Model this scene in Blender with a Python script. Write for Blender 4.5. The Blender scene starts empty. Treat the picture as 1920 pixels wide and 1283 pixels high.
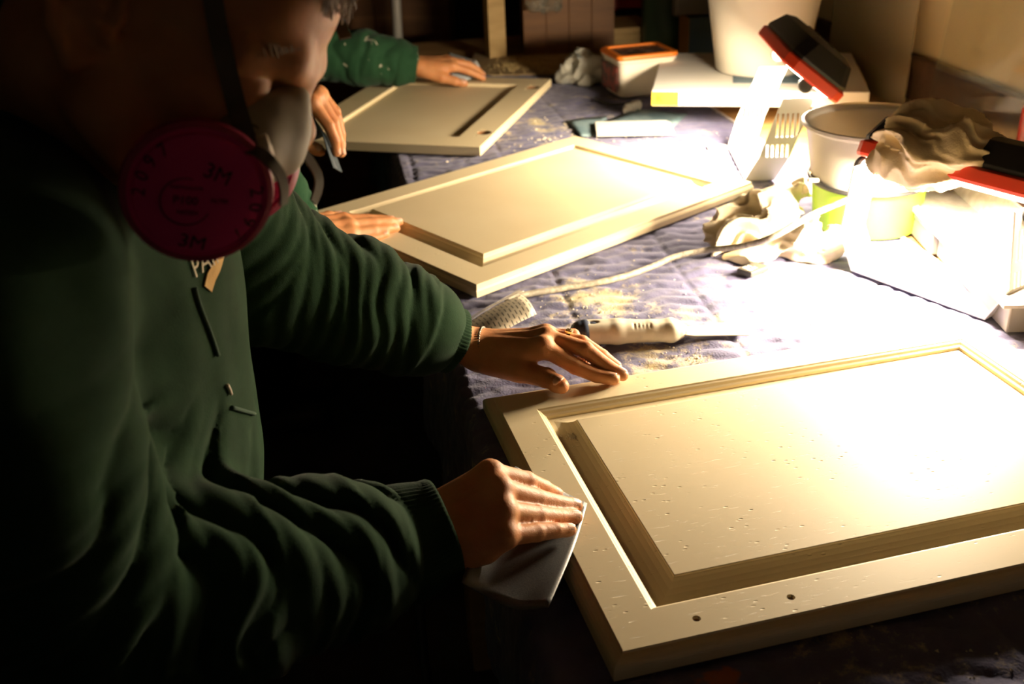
import bpy, bmesh, math, random
import numpy as np
from mathutils import Vector, Matrix, Euler

# ------------------------------------------------------------------ camera
SC = bpy.context.scene
COL = SC.collection
F_PX, PITCH, ROLL = 1983.4, 0.464789, -0.042545
CAM_Z = 1.542
_c, _s = math.cos(ROLL), math.sin(ROLL)
_rt = np.array([1.0, 0, 0]); _up = np.array([0, math.sin(PITCH), math.cos(PITCH)])
CF = np.array([0, math.cos(PITCH), -math.sin(PITCH)])
CX = _c * _rt + _s * _up
CY = -_s * _rt + _c * _up
cam_data = bpy.data.cameras.new('camera')
cam = bpy.data.objects.new('camera', cam_data)
COL.objects.link(cam)
cam_data.sensor_width = 36.0
cam_data.lens = F_PX * 36.0 / 1920.0
cam_data.clip_start = 0.05
m = Matrix.Identity(4)
for i in range(3):
    m[i][0], m[i][1], m[i][2] = CX[i], CY[i], -CF[i]
m[2][3] = CAM_Z
cam.matrix_world = m
cam_data.dof.use_dof = True
cam_data.dof.focus_distance = 1.12
cam_data.dof.aperture_fstop = 6.3
SC.camera = cam

# ------------------------------------------------------------------ world, exposure
world = bpy.data.worlds.new('world'); SC.world = world
world.use_nodes = True
_bg = world.node_tree.nodes['Background']
_bg.inputs[0].default_value = (1.0, 0.78, 0.5, 1); _bg.inputs[1].default_value = 0.03
SC.view_settings.view_transform = 'Standard'
SC.view_settings.look = 'None'
SC.view_settings.gamma = 1.0
SC.view_settings.use_curve_mapping = False
SC.view_settings.exposure = 0.0
LAMP_W = (16.5, 38.0)   # watts of the farther and the nearer LED work light
LAMP_RGB = (1.0, 0.80, 0.56)
SC.cycles.use_denoising = True
SC.cycles.max_bounces = 6
SC.cycles.sample_clamp_indirect = 4.0

rnd = random.Random(7)
V = lambda *a: np.array(a, dtype=float)

def W(px, py, z=None, d=None):
    """a point of the place found from where the photograph shows it: on the height z, or at the depth d"""
    r = CF + (px - 960) / F_PX * CX - (py - 641.5) / F_PX * CY
    t = (z - CAM_Z) / r[2] if z is not None else d
    return V(0, 0, CAM_Z) + t * r

# ------------------------------------------------------------------ materials
MATS = {}
def mat(name, rgb=(.5, .5, .5), rough=.6, metal=0.0, noise=None, bump=None, spec=.5, trans=0.0, sss=0.0, sss_rgb=None, sheen=0.0, coat=0.0, emit=None, fn=None, alpha=None, ior=None):
    """noise=(scale, rgb2, lo, hi) mixes a second colour; bump=(scale, strength, distance)"""
    if name in MATS: return MATS[name]
    M = bpy.data.materials.new(name); M.use_nodes = True
    nt = M.node_tree; N = nt.nodes; L = nt.links
    B = N['Principled BSDF']
    B.inputs['Base Color'].default_value = (*rgb, 1)
    B.inputs['Roughness'].default_value = rough
    B.inputs['Metallic'].default_value = metal
    B.inputs['Specular IOR Level'].default_value = spec
    B.inputs['Transmission Weight'].default_value = trans
    if ior: B.inputs['IOR'].default_value = ior
    if sss:
        B.inputs['Subsurface Weight'].default_value = sss
        B.inputs['Subsurface Radius'].default_value = sss_rgb or (1, .35, .15)
        B.inputs['Subsurface Scale'].default_value = .006
    if sheen: 
        B.inputs['Sheen Weight'].default_value = sheen; B.inputs['Sheen Roughness'].default_value = .5
    if coat: B.inputs['Coat Weight'].default_value = coat
    if alpha is not None: B.inputs['Alpha'].default_value = alpha
    if emit:
        B.inputs['Emission Color'].default_value = (*emit[0], 1); B.inputs['Emission Strength'].default_value = emit[1]
    tc = N.new('ShaderNodeTexCoord')
    if noise:
        t = N.new('ShaderNodeTexNoise'); t.inputs['Scale'].default_value = noise[0]; t.inputs['Detail'].default_value = 6
        L.new(tc.outputs['Object'], t.inputs['Vector'])
        r = N.new('ShaderNodeMapRange'); r.inputs[1].default_value = noise[2]; r.inputs[2].default_value = noise[3]
        L.new(t.outputs['Fac'], r.inputs[0])
        mx = N.new('ShaderNodeMix'); mx.data_type = 'RGBA'
        mx.inputs[6].default_value = (*rgb, 1); mx.inputs[7].default_value = (*noise[1], 1)
        L.new(r.outputs[0], mx.inputs[0]); L.new(mx.outputs[2], B.inputs['Base Color'])
    if bump:
        t2 = N.new('ShaderNodeTexNoise'); t2.inputs['Scale'].default_value = bump[0]; t2.inputs['Detail'].default_value = 4
        L.new(tc.outputs['Object'], t2.inputs['Vector'])
        b = N.new('ShaderNodeBump'); b.inputs['Strength'].default_value = bump[1]; b.inputs['Distance'].default_value = bump[2]
        L.new(t2.outputs['Fac'], b.inputs['Height']); L.new(b.outputs['Normal'], B.inputs['Normal'])
    if fn: fn(nt, B, tc)
    MATS[name] = M
    return M

def ramp(nt, fac, stops):
    r = nt.nodes.new('ShaderNodeValToRGB'); nt.links.new(fac, r.inputs[0])
    e = r.color_ramp.elements
    while len(e) < len(stops): e.new(.5)
    for el, (p, c) in zip(e, stops): el.position = p; el.color = (*c, 1)
    return r.outputs[0]

def wood_fn(c1, c2, scale=(1, 12, 12), s=3.0, bump=.15):
    def fn(nt, B, tc):
        mp = nt.nodes.new('ShaderNodeMapping'); mp.inputs['Scale'].default_value = scale
        nt.links.new(tc.outputs['Object'], mp.inputs[0])
        t = nt.nodes.new('ShaderNodeTexNoise'); t.inputs['Scale'].default_value = s; t.inputs['Detail'].default_value = 8; t.inputs['Distortion'].default_value = .6
        nt.links.new(mp.outputs[0], t.inputs['Vector'])
        nt.links.new(ramp(nt, t.outputs['Fac'], [(.3, c1), (.7, c2)]), B.inputs['Base Color'])
        b = nt.nodes.new('ShaderNodeBump'); b.inputs['Strength'].default_value = bump; b.inputs['Distance'].default_value = .002
        nt.links.new(t.outputs['Fac'], b.inputs['Height']); nt.links.new(b.outputs['Normal'], B.inputs['Normal'])
    return fn

# ------------------------------------------------------------------ mesh helpers
def mesh_np(name, verts, faces, smooth=False):
    """verts (n,3); faces (m,k) array or list of lists"""
    me = bpy.data.meshes.new(name)
    verts = np.asarray(verts, dtype=np.float32)
    if isinstance(faces, np.ndarray):
        k = faces.shape[1]; n = len(faces)
        me.vertices.add(len(verts)); me.vertices.foreach_set('co', verts.ravel())
        me.loops.add(n * k); me.loops.foreach_set('vertex_index', faces.astype(np.int32).ravel())
        me.polygons.add(n); me.polygons.foreach_set('loop_start', np.arange(0, n * k, k, dtype=np.int32))
        me.polygons.foreach_set('loop_total', np.full(n, k, dtype=np.int32))
        me.update(calc_edges=True)
    else:
        me.from_pydata([tuple(map(float, v)) for v in verts], [], [list(map(int, f)) for f in faces])
    me.validate()
    if smooth: me.polygons.foreach_set('use_smooth', np.ones(len(me.polygons), dtype=bool))
    return me

def link(name, me, material=None, parent=None, loc=None, rot=None, world_space=True):
    o = bpy.data.objects.new(name, me)
    COL.objects.link(o)
    if material is not None and me is not None:
        if len(me.materials) == 0: me.materials.append(material)
    if loc is not None: o.location = loc
    if rot is not None: o.rotation_euler = rot
    if parent is not None:
        o.parent = parent
        if world_space: o.matrix_parent_inverse = parent_world(parent).inverted()
    return o

def parent_world(o):
    mw = o.matrix_basis.copy()
    if o.parent: mw = parent_world(o.parent) @ o.matrix_parent_inverse @ mw
    return mw

def thing(name, label, cat, loc=(0, 0, 0), rotz=0.0, group=None):
    o = bpy.data.objects.new(name, None); COL.objects.link(o)
    o.empty_display_size = .05
    o.location = loc; o.rotation_euler = (0, 0, rotz)
    return tag(o, label, cat, group)

def tag(o, label, cat, group=None):
    o['label'] = label; o['category'] = cat
    if group: o['group'] = group
    return o

def struct(o, label=None):
    o['kind'] = 'structure'
    if label: o['label'] = label
    return o

class MB:
    """collects simple shapes into one bmesh"""
    def __init__(s): s.bm = bmesh.new()
    def box(s, c, size, rot=None, bevel=0.0, seg=2):
        g = bmesh.ops.create_cube(s.bm, size=1.0)
        M = Matrix.Translation(Vector(c)) @ ((rot if isinstance(rot, Matrix) else Euler(rot).to_matrix()).to_4x4() if rot is not None else Matrix.Identity(4)) @ Matrix.Diagonal((*size, 1))
        bmesh.ops.transform(s.bm, matrix=M, verts=g['verts'])
        if bevel > 0:
            es = list({e for v in g['verts'] for e in v.link_edges})
            bmesh.ops.bevel(s.bm, geom=es, offset=bevel, segments=seg, profile=.5, affect='EDGES')
        return s
    def lathe(s, prof, c=(0, 0, 0), n=48, rot=None, cap=True, close=False):
        """prof: list of (r, z)"""
        M = Matrix.Translation(Vector(c)) @ ((rot if isinstance(rot, Matrix) else Euler(rot).to_matrix()).to_4x4() if rot is not None else Matrix.Identity(4))
        rings = []
        for r, z in prof:
            rings.append([s.bm.verts.new(M @ Vector((r * math.cos(2 * math.pi * i / n), r * math.sin(2 * math.pi * i / n), z))) for i in range(n)])
        pairs = list(zip(rings[:-1], rings[1:]))
        if close: pairs.append((rings[-1], rings[0]))
        for a, b in pairs:
            for i in range(n): s.bm.faces.new((a[i], a[(i + 1) % n], b[(i + 1) % n], b[i]))
        if cap and not close:
            if prof[0][0] > 1e-6: s.bm.faces.new(rings[0][::-1])
            if prof[-1][0] > 1e-6: s.bm.faces.new(rings[-1])
        return s
    def tube(s, pts, r, n=12, cap=True):
        pts = [np.asarray(p, float) for p in pts]
        rs = r if hasattr(r, '__len__') else [r] * len(pts)
        fr = frames(pts); rings = []
        for p, (t, u, w), rr in zip(pts, fr, rs):
            rings.append([s.bm.verts.new(Vector(p + rr * (math.cos(2 * math.pi * i / n) * u + math.sin(2 * math.pi * i / n) * w))) for i in range(n)])
        for a, b in zip(rings[:-1], rings[1:]):
            for i in range(n): s.bm.faces.new((a[i], a[(i + 1) % n], b[(i + 1) % n], b[i]))
        if cap: s.bm.faces.new(rings[0][::-1]); s.bm.faces.new(rings[-1])
        return s
    def prism(s, poly, h, M=None):
        """poly in xy, extruded from z=0 to h, then transformed by M"""
        M = M or Matrix.Identity(4)
        a = [s.bm.verts.new(M @ Vector((x, y, 0))) for x, y in poly]
        b = [s.bm.verts.new(M @ Vector((x, y, h))) for x, y in poly]
        n = len(poly)
        s.bm.faces.new(a[::-1]); s.bm.faces.new(b)
        for i in range(n): s.bm.faces.new((a[i], a[(i + 1) % n], b[(i + 1) % n], b[i]))
        return s
    def mesh(s, name, smooth=False, bevel=0.0, angle=None):
        if bevel > 0: bmesh.ops.bevel(s.bm, geom=list(s.bm.edges), offset=bevel, segments=2, profile=.5, affect='EDGES')
        bmesh.ops.recalc_face_normals(s.bm, faces=s.bm.faces)
        if angle is not None:
            for f in s.bm.faces: f.smooth = True
            for e in s.bm.edges:
                if len(e.link_faces) == 2 and e.calc_face_angle(0) > angle: e.smooth = False
        elif smooth:
            for f in s.bm.faces: f.smooth = True
        me = bpy.data.meshes.new(name); s.bm.to_mesh(me); s.bm.free()
        return me
    def obj(s, name, material, parent=None, smooth=False, bevel=0.0, angle=None, **k):
        return link(name, s.mesh(name, smooth, bevel, angle), material, parent, **k)

def frames(pts):
    """parallel-transport frames along a polyline"""
    n = len(pts); T = []
    for i in range(n):
        d = pts[min(i + 1, n - 1)] - pts[max(i - 1, 0)]
        T.append(d / (np.linalg.norm(d) + 1e-12))
    ref = V(0, 0, 1) if abs(T[0][2]) < .9 else V(1, 0, 0)
    u = np.cross(ref, T[0]); u /= np.linalg.norm(u)
    out = []
    for t in T:
        u = u - t * (u @ t); u /= np.linalg.norm(u) + 1e-12
        out.append((t, u, np.cross(t, u)))
    return out

def spline(pts, n=8):
    """Catmull-Rom through the points"""
    P = [np.asarray(p, float) for p in pts]; P = [2 * P[0] - P[1]] + P + [2 * P[-1] - P[-2]]
    out = []
    for i in range(1, len(P) - 2):
        for k in range(n):
            t = k / n; a, b, c, d = P[i - 1], P[i], P[i + 1], P[i + 2]
            out.append(.5 * ((2 * b) + (-a + c) * t + (2 * a - 5 * b + 4 * c - d) * t * t + (-a + 3 * b - 3 * c + d) * t ** 3))
    out.append(P[-2]); return out

def ribbon(pts, normals, w, th=.0016):
    """flat strap: centre line, face normals, width; a closed thin slab"""
    pts = [np.asarray(p, float) for p in pts]; n = len(pts); vs = []; fs = []
    for i, p in enumerate(pts):
        t = pts[min(i + 1, n - 1)] - pts[max(i - 1, 0)]; t /= np.linalg.norm(t)
        nn = np.asarray(normals[i] if hasattr(normals[0], '__len__') else normals, float); nn = nn - t * (nn @ t); nn /= np.linalg.norm(nn)
        sd = np.cross(nn, t)
        for a, b in ((-.5, -.5), (.5, -.5), (.5, .5), (-.5, .5)): vs.append(p + sd * w * a + nn * th * b)
    for i in range(n - 1):
        for k in range(4): fs.append([i * 4 + k, i * 4 + (k + 1) % 4, i * 4 + 4 + (k + 1) % 4, i * 4 + 4 + k])
    fs.append([0, 3, 2, 1]); fs.append([n * 4 - 4, n * 4 - 3, n * 4 - 2, n * 4 - 1])
    return vs, fs

def cut(me, cutters):
    """boolean difference of a mesh with cutter meshes; returns a new mesh"""
    o = bpy.data.objects.new('tmp_cut', me); COL.objects.link(o); cs = []
    for cm in cutters:
        c = bpy.data.objects.new('tmp_tool', cm); COL.objects.link(c); cs.append(c)
        md = o.modifiers.new('b', 'BOOLEAN'); md.operation = 'DIFFERENCE'; md.solver = 'EXACT'; md.object = c
    dg = bpy.context.evaluated_depsgraph_get(); dg.update()
    out = bpy.data.meshes.new_from_object(o.evaluated_get(dg))
    for x in cs + [o]: bpy.data.objects.remove(x)
    return out

_perm = np.random.RandomState(3).rand(64, 64, 64).astype(np.float32)
def vnoise(P, scale):
    """smooth value noise in -1..1 at points (n,3)"""
    q = np.asarray(P) * scale + 100.0
    i = np.floor(q).astype(int); f = q - i; f = f * f * (3 - 2 * f)
    r = 0
    for dx in (0, 1):
        for dy in (0, 1):
            for dz in (0, 1):
                w = (f[:, 0] if dx else 1 - f[:, 0]) * (f[:, 1] if dy else 1 - f[:, 1]) * (f[:, 2] if dz else 1 - f[:, 2])
                r = r + w * _perm[(i[:, 0] + dx) % 64, (i[:, 1] + dy) % 64, (i[:, 2] + dz) % 64]
    return r * 2 - 1

def text_mesh(body, size, depth=.0003):
    cu = bpy.data.curves.new('t', 'FONT'); cu.body = body; cu.size = size; cu.extrude = depth; cu.align_x = 'CENTER'; cu.align_y = 'CENTER'
    cu.resolution_u = 3
    o = bpy.data.objects.new('tmp_text', cu); COL.objects.link(o)
    dg = bpy.context.evaluated_depsgraph_get(); dg.update()
    me = bpy.data.meshes.new_from_object(o.evaluated_get(dg)); bpy.data.objects.remove(o)
    return me

def basis(x, y, z, p):
    M = Matrix.Identity(4)
    for i in range(3): M[i][0], M[i][1], M[i][2], M[i][3] = x[i], y[i], z[i], p[i]
    return M
nrm = lambda v: np.asarray(v, float) / (np.linalg.norm(v) + 1e-12)
# ------------------------------------------------------------------ bodies as smooth implicit surfaces
class Grp:
    """a group of tapered capsules / ellipsoids joined smoothly with radius k"""
    def __init__(s, k): s.k = k; s.a = []; s.ell = []; s.sub = []
    def cap(s, a, b, ra, rb=None): s.a.append((V(*a), V(*b), float(ra), float(ra if rb is None else rb))); return s
    def chain(s, pts, rs):
        for i in range(len(pts) - 1): s.cap(pts[i], pts[i + 1], rs[i], rs[i + 1])
        return s
    def ball(s, c, r): return s.cap(c, V(*c) + 1e-5, r, r)
    def ellip(s, c, R, rad):
        """R: 3x3 rows = local axes in world"""
        s.ell.append((V(*c), np.asarray(R, float), V(*rad))); return s
    def prims(s):
        return [(0, p) for p in s.a] + [(1, p) for p in s.ell]

def _cap(P, a, b, ra, rb):
    ab = b - a; t = np.clip(((P - a) @ ab) / (ab @ ab), 0, 1)
    q = P - a - t[:, None] * ab
    return np.sqrt(np.einsum('ij,ij->i', q, q)) - (ra + (rb - ra) * t)
def _ell(P, c, R, rad):
    q = (P - c) @ R.T
    k0 = np.linalg.norm(q / rad, axis=1); k1 = np.linalg.norm(q / (rad * rad), axis=1) + 1e-9
    return np.where(k0 < 1e-6, -rad.min(), k0 * (k0 - 1.0) / k1)
def smin(a, b, k):
    h = np.clip(.5 + .5 * (b - a) / k, 0, 1)
    return b + (a - b) * h - k * h * (1 - h)
def _prim(kind, p, P): return _cap(P, *p) if kind == 0 else _ell(P, *p)
def _bound(kind, p):
    if kind == 0:
        c = (p[0] + p[1]) / 2; return c, np.linalg.norm(p[1] - p[0]) / 2 + max(p[2], p[3])
    return p[0], max(p[2])

class Solid:
    """groups: list of (Grp, k_join); carve: list of (Grp, k); disp(P)->offset added to the radius"""
    def __init__(s): s.g = []; s.c = []; s.post = []; s.disp = None; s.maxdisp = 0.0
    def add(s, g, k): s.g.append((g, k)); return s
    def carve(s, g, k): s.c.append((g, k)); return s
    def _prep(s):
        s._t = []
        for lst in (s.g, s.c, s.post):
            t = []
            for g, k in lst:
                ps = g.prims(); bb = [_bound(*p) for p in ps]
                t.append((ps, np.array([b[0] for b in bb]), np.array([b[1] for b in bb]), g.k, k))
            s._t.append(t)
    def select(s, c, r):
        out = []
        for t in s._t:
            o = []
            for ps, cc, rr, gk, k in t:
                ok = np.sqrt(((cc - c) ** 2).sum(1)) - rr < r + 1.2 * max(k, gk) + s.maxdisp + .003
                if ok.any(): o.append(([ps[i] for i in np.nonzero(ok)[0]], gk, k))
            out.append(o)
        return out
    def dist(s, P, sel, disp=True):
        G, C, PO = sel; d = None
        for ps, gk, k in G:
            e = None
            for kd, p in ps:
                x = _prim(kd, p, P); e = x if e is None else smin(e, x, gk)
            d = e if d is None else smin(d, e, k)
        if d is None: return np.full(len(P), 9.0)
        if disp and s.disp is not None:
            near = np.abs(d) < s.maxdisp + .006
            if near.any():
                d = d.copy(); d[near] -= s.disp(P[near])
        for ps, gk, k in C:
            e = None
            for kd, p in ps:
                x = _prim(kd, p, P); e = x if e is None else smin(e, x, gk)
            d = -smin(-d, e, k)
        for ps, gk, k in PO:
            e = None
            for kd, p in ps:
                x = _prim(kd, p, P); e = x if e is None else smin(e, x, gk)
            d = smin(d, e, k)
        return d
    def mesh(s, name, h=.0025, B=20):
        allp = [_bound(kd, p) for g, _ in s.g for kd, p in g.prims()]
        lo = np.min([c - r for c, r in allp], axis=0) - 4 * h - s.maxdisp; hi = np.max([c + r for c, r in allp], axis=0) + 4 * h + s.maxdisp
        s._prep()
        nb = np.ceil((hi - lo) / (B * h)).astype(int)
        R = B * h * math.sqrt(3) / 2
        n = B + 1; ax = np.arange(n)
        I, Jg, K = np.meshgrid(ax, ax, ax, indexing='ij')
        loc = np.stack([I.ravel(), Jg.ravel(), K.ravel()], 1)
        dims = nb * B + 4
        base = np.stack(np.meshgrid(np.arange(B), np.arange(B), np.arange(B), indexing='ij'), -1).astype(float)
        cid = []; cv = []; quads = []
        for bx in range(nb[0]):
            for by in range(nb[1]):
                for bz in range(nb[2]):
                    o = np.array([bx, by, bz]) * B; c = lo + (o + B / 2) * h
                    sel = s.select(c, R)
                    if not sel[0] and not sel[2]: continue
                    dc = s.dist(c[None], sel, False)[0]
                    if abs(dc) > R * 1.25 + s.maxdisp + .004: continue
                    P = lo + (loc + o) * h
                    D = s.dist(P, sel).reshape(n, n, n)
                    S = D < 0
                    if S.all() or not S.any(): continue
                    cnt = np.zeros((B, B, B)); acc = np.zeros((B, B, B, 3))
                    pass
                    for axis in range(3):
                        sl0 = [slice(None)] * 3; sl1 = [slice(None)] * 3; sl0[axis] = slice(0, B); sl1[axis] = slice(1, n)
                        d0 = D[tuple(sl0)]; d1 = D[tuple(sl1)]; x = (d0 < 0) != (d1 < 0)
                        t = np.where(x, d0 / np.where(x, d0 - d1, 1), 0)
                        oth = [a for a in range(3) if a != axis]
                        for u in (0, 1):
                            for w in (0, 1):
                                sl = [slice(None)] * 3; sl[oth[0]] = slice(u, u + B); sl[oth[1]] = slice(w, w + B)
                                xx = x[tuple(sl)]; tt = t[tuple(sl)]
                                cnt += xx
                                acc[..., axis] += np.where(xx, tt, 0); acc[..., oth[0]] += xx * u; acc[..., oth[1]] += xx * w
                        sl = [slice(0, B)] * 3
                        xi = np.argwhere(x[tuple(sl)])
                        if len(xi):
                            sg = S[tuple(xi.T)]; quads.append((xi + o, np.full(len(xi), axis), sg))
                    act = cnt > 0
                    v = (acc[act] / cnt[act][:, None] + base[act] + o) * h + lo
                    ii = (base[act] + o).astype(np.int64) + 1
                    cid.append((ii[:, 0] * dims[1] + ii[:, 1]) * dims[2] + ii[:, 2]); cv.append(v)
        cid = np.concatenate(cid); cv = np.concatenate(cv); od = np.argsort(cid); cid = cid[od]; cv = cv[od]
        q = np.concatenate([a for a, _, _ in quads]); axs = np.concatenate([b for _, b, _ in quads]); sg = np.concatenate([c for _, _, c in quads])
        F = []
        for axis in range(3):
            mk = axs == axis; qq = q[mk] + 1; ss = sg[mk]
            u, w = [(1, 2), (2, 0), (0, 1)][axis]
            idx = []
            for du, dw in ((0, 0), (1, 0), (1, 1), (0, 1)):
                z = qq.copy(); z[:, u] -= du; z[:, w] -= dw
                idx.append((z[:, 0] * dims[1] + z[:, 1]) * dims[2] + z[:, 2])
            idx = np.stack(idx, 1)
            pos = np.searchsorted(cid, idx); pos = np.clip(pos, 0, len(cid) - 1)
            ok = (cid[pos] == idx).all(1)
            f = pos[ok]; so = ss[ok]
            f = np.where(so[:, None], f, f[:, ::-1])
            F.append(f)
        F = np.concatenate(F)
        return mesh_np(name, cv, F, smooth=True)
# ------------------------------------------------------------------ the room
T_DIR = nrm(V(-.165, 1, 0)); N_DIR = V(T_DIR[1], -T_DIR[0], 0)          # along the bench, towards the wall
T_O = V(.03, .653, 0)
T_ROT = math.atan2(T_DIR[1], T_DIR[0])                                  # local x = along the bench, local -y = towards the wall
def TB(s, q, z=0): return T_O + s * T_DIR + q * N_DIR + V(0, 0, z)
RT = Euler((0, 0, T_ROT)).to_matrix()

def conc(nt, B, tc):
    t = nt.nodes.new('ShaderNodeTexNoise'); t.inputs['Scale'].default_value = 4; t.inputs['Detail'].default_value = 8
    nt.links.new(tc.outputs['Object'], t.inputs['Vector'])
    nt.links.new(ramp(nt, t.outputs['Fac'], [(.3, (.05, .042, .034)), (.7, (.11, .09, .07))]), B.inputs['Base Color'])
M_FLOOR = mat('floor_concrete', rough=.85, fn=conc)
M_WALL = mat('wall_board', (.88, .70, .41), .7, noise=(3, (.78, .60, .33), .35, .7), bump=(60, .1, .001))
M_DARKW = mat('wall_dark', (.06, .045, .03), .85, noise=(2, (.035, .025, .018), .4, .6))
M_PLY = mat('plywood', rough=.6, fn=wood_fn((.42, .25, .09), (.60, .39, .16)))
M_PINE = mat('pine', rough=.6, fn=wood_fn((.50, .33, .12), (.62, .43, .18)))
M_BROWN = mat('brown_wood', rough=.55, fn=wood_fn((.16, .07, .025), (.27, .13, .045)))

struct(MB().box((0, 1.5, -.02), (7, 7, .04)).obj('floor', M_FLOOR), 'dark concrete workshop floor')
wc = TB(1.2, 1.245, 1.3)
struct(MB().box(wc, (4.6, .05, 2.6), RT).obj('wall_right', M_WALL), 'beige board wall behind the workbench')
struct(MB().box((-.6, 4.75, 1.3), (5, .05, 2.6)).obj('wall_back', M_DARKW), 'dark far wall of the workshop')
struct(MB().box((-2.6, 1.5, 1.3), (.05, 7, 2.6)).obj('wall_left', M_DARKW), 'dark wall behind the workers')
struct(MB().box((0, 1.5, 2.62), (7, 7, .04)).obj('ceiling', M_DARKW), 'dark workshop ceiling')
# dark skirting board low on the wall, where the bench meets it
struct(MB().box(TB(1.2, 1.207, .955), (4.6, .02, .10), RT, bevel=.003).obj('trim_1', mat('trim_dark', (.10, .055, .028), .6, noise=(20, (.06, .03, .016), .4, .6))), 'dark brown wooden rail low on the wall')

# ------------------------------------------------------------------ workbench
bench = thing('workbench', 'long wooden workbench under the quilted blanket', 'workbench', TB(.9, .62))
MB().box(TB(1.05, .595, .884), (3.5, 1.19, .022), RT, bevel=.002).obj('bench_top', M_PLY, bench)
MB().box(TB(1.05, .035, .815), (3.4, .035, .115), RT, bevel=.003).obj('apron', M_PINE, bench)
MB().box(TB(1.05, 1.14, .815), (3.4, .035, .115), RT, bevel=.003).obj('apron', M_PINE, bench)
for s_ in (-.55, 1.0, 2.65):
    for q_ in (.065, 1.10):
        MB().box(TB(s_, q_, .4365), (.085, .085, .873), RT, bevel=.004).obj('leg', M_PINE, bench)
MB().box(TB(1.05, .60, .22), (3.4, 1.05, .02), RT, bevel=.002).obj('lower_shelf', M_BROWN, bench)

# ------------------------------------------------------------------ quilted moving blanket
def blanket_mesh():
    s = np.arange(-.72, 2.36, .0042); drop = .27
    q = np.concatenate([np.linspace(-drop, -.012, 50), np.linspace(-.009, 0.012, 10), np.arange(.0162, .755, .0042)])
    S, Q = np.meshgrid(s, q, indexing='ij')
    # path: flat for q>0, then round the edge and hang
    z = np.where(Q > 0, .8965, np.where(Q > -.012, .8965 - (Q / .012) ** 2 * .006, .8905 + (Q + .012)))
    off = np.where(Q > 0, Q, np.where(Q > -.012, Q * .9, -.0108 - .006 + .006 * np.exp((Q + .012) * 40)))
    off = off - np.where(Q < -.02, .012 * np.sin(S * 9 + 1) * (-.02 - Q) / .2 + .01 * np.sin(S * 23) * (-.02 - Q) / .2, 0)
    zig = .016 * np.abs(((Q / .045) % 2) - 1)
    ph = (S + zig) / .030
    puff = np.sqrt(np.abs(np.sin(np.pi * ph)) + .02) * .0036
    ph2 = (Q + .02 * np.sin(S * 3)) / .19
    puff = puff * (1 - .75 * np.exp(-((ph2 - np.round(ph2)) * .19 / .004) ** 2))
    P0 = np.stack([S.ravel(), Q.ravel(), 0 * S.ravel()], 1)
    puff = puff + (.0016 * vnoise(P0, 30) + .0010 * vnoise(P0, 85)).reshape(S.shape)
    wr = .004 * np.clip(vnoise(P0 * V(1, 2.2, 1), 9), 0, 1).reshape(S.shape) ** 2 
    h = puff + wr
    front = np.clip((Q + .012) / .012, 0, 1)
    zz = z + h * front; off = off - h * (1 - front)
    X = T_O[0] + S * T_DIR[0] + off * N_DIR[0]; Y = T_O[1] + S * T_DIR[1] + off * N_DIR[1]
    vt = np.stack([X.ravel(), Y.ravel(), zz.ravel()], 1)
    a, b = S.shape; i = np.arange(a * b).reshape(a, b)
    f = np.stack([i[:-1, :-1].ravel(), i[1:, :-1].ravel(), i[1:, 1:].ravel(), i[:-1, 1:].ravel()], 1)[:, ::-1]
    return mesh_np('moving_blanket', vt, f.copy(), True)

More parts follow.
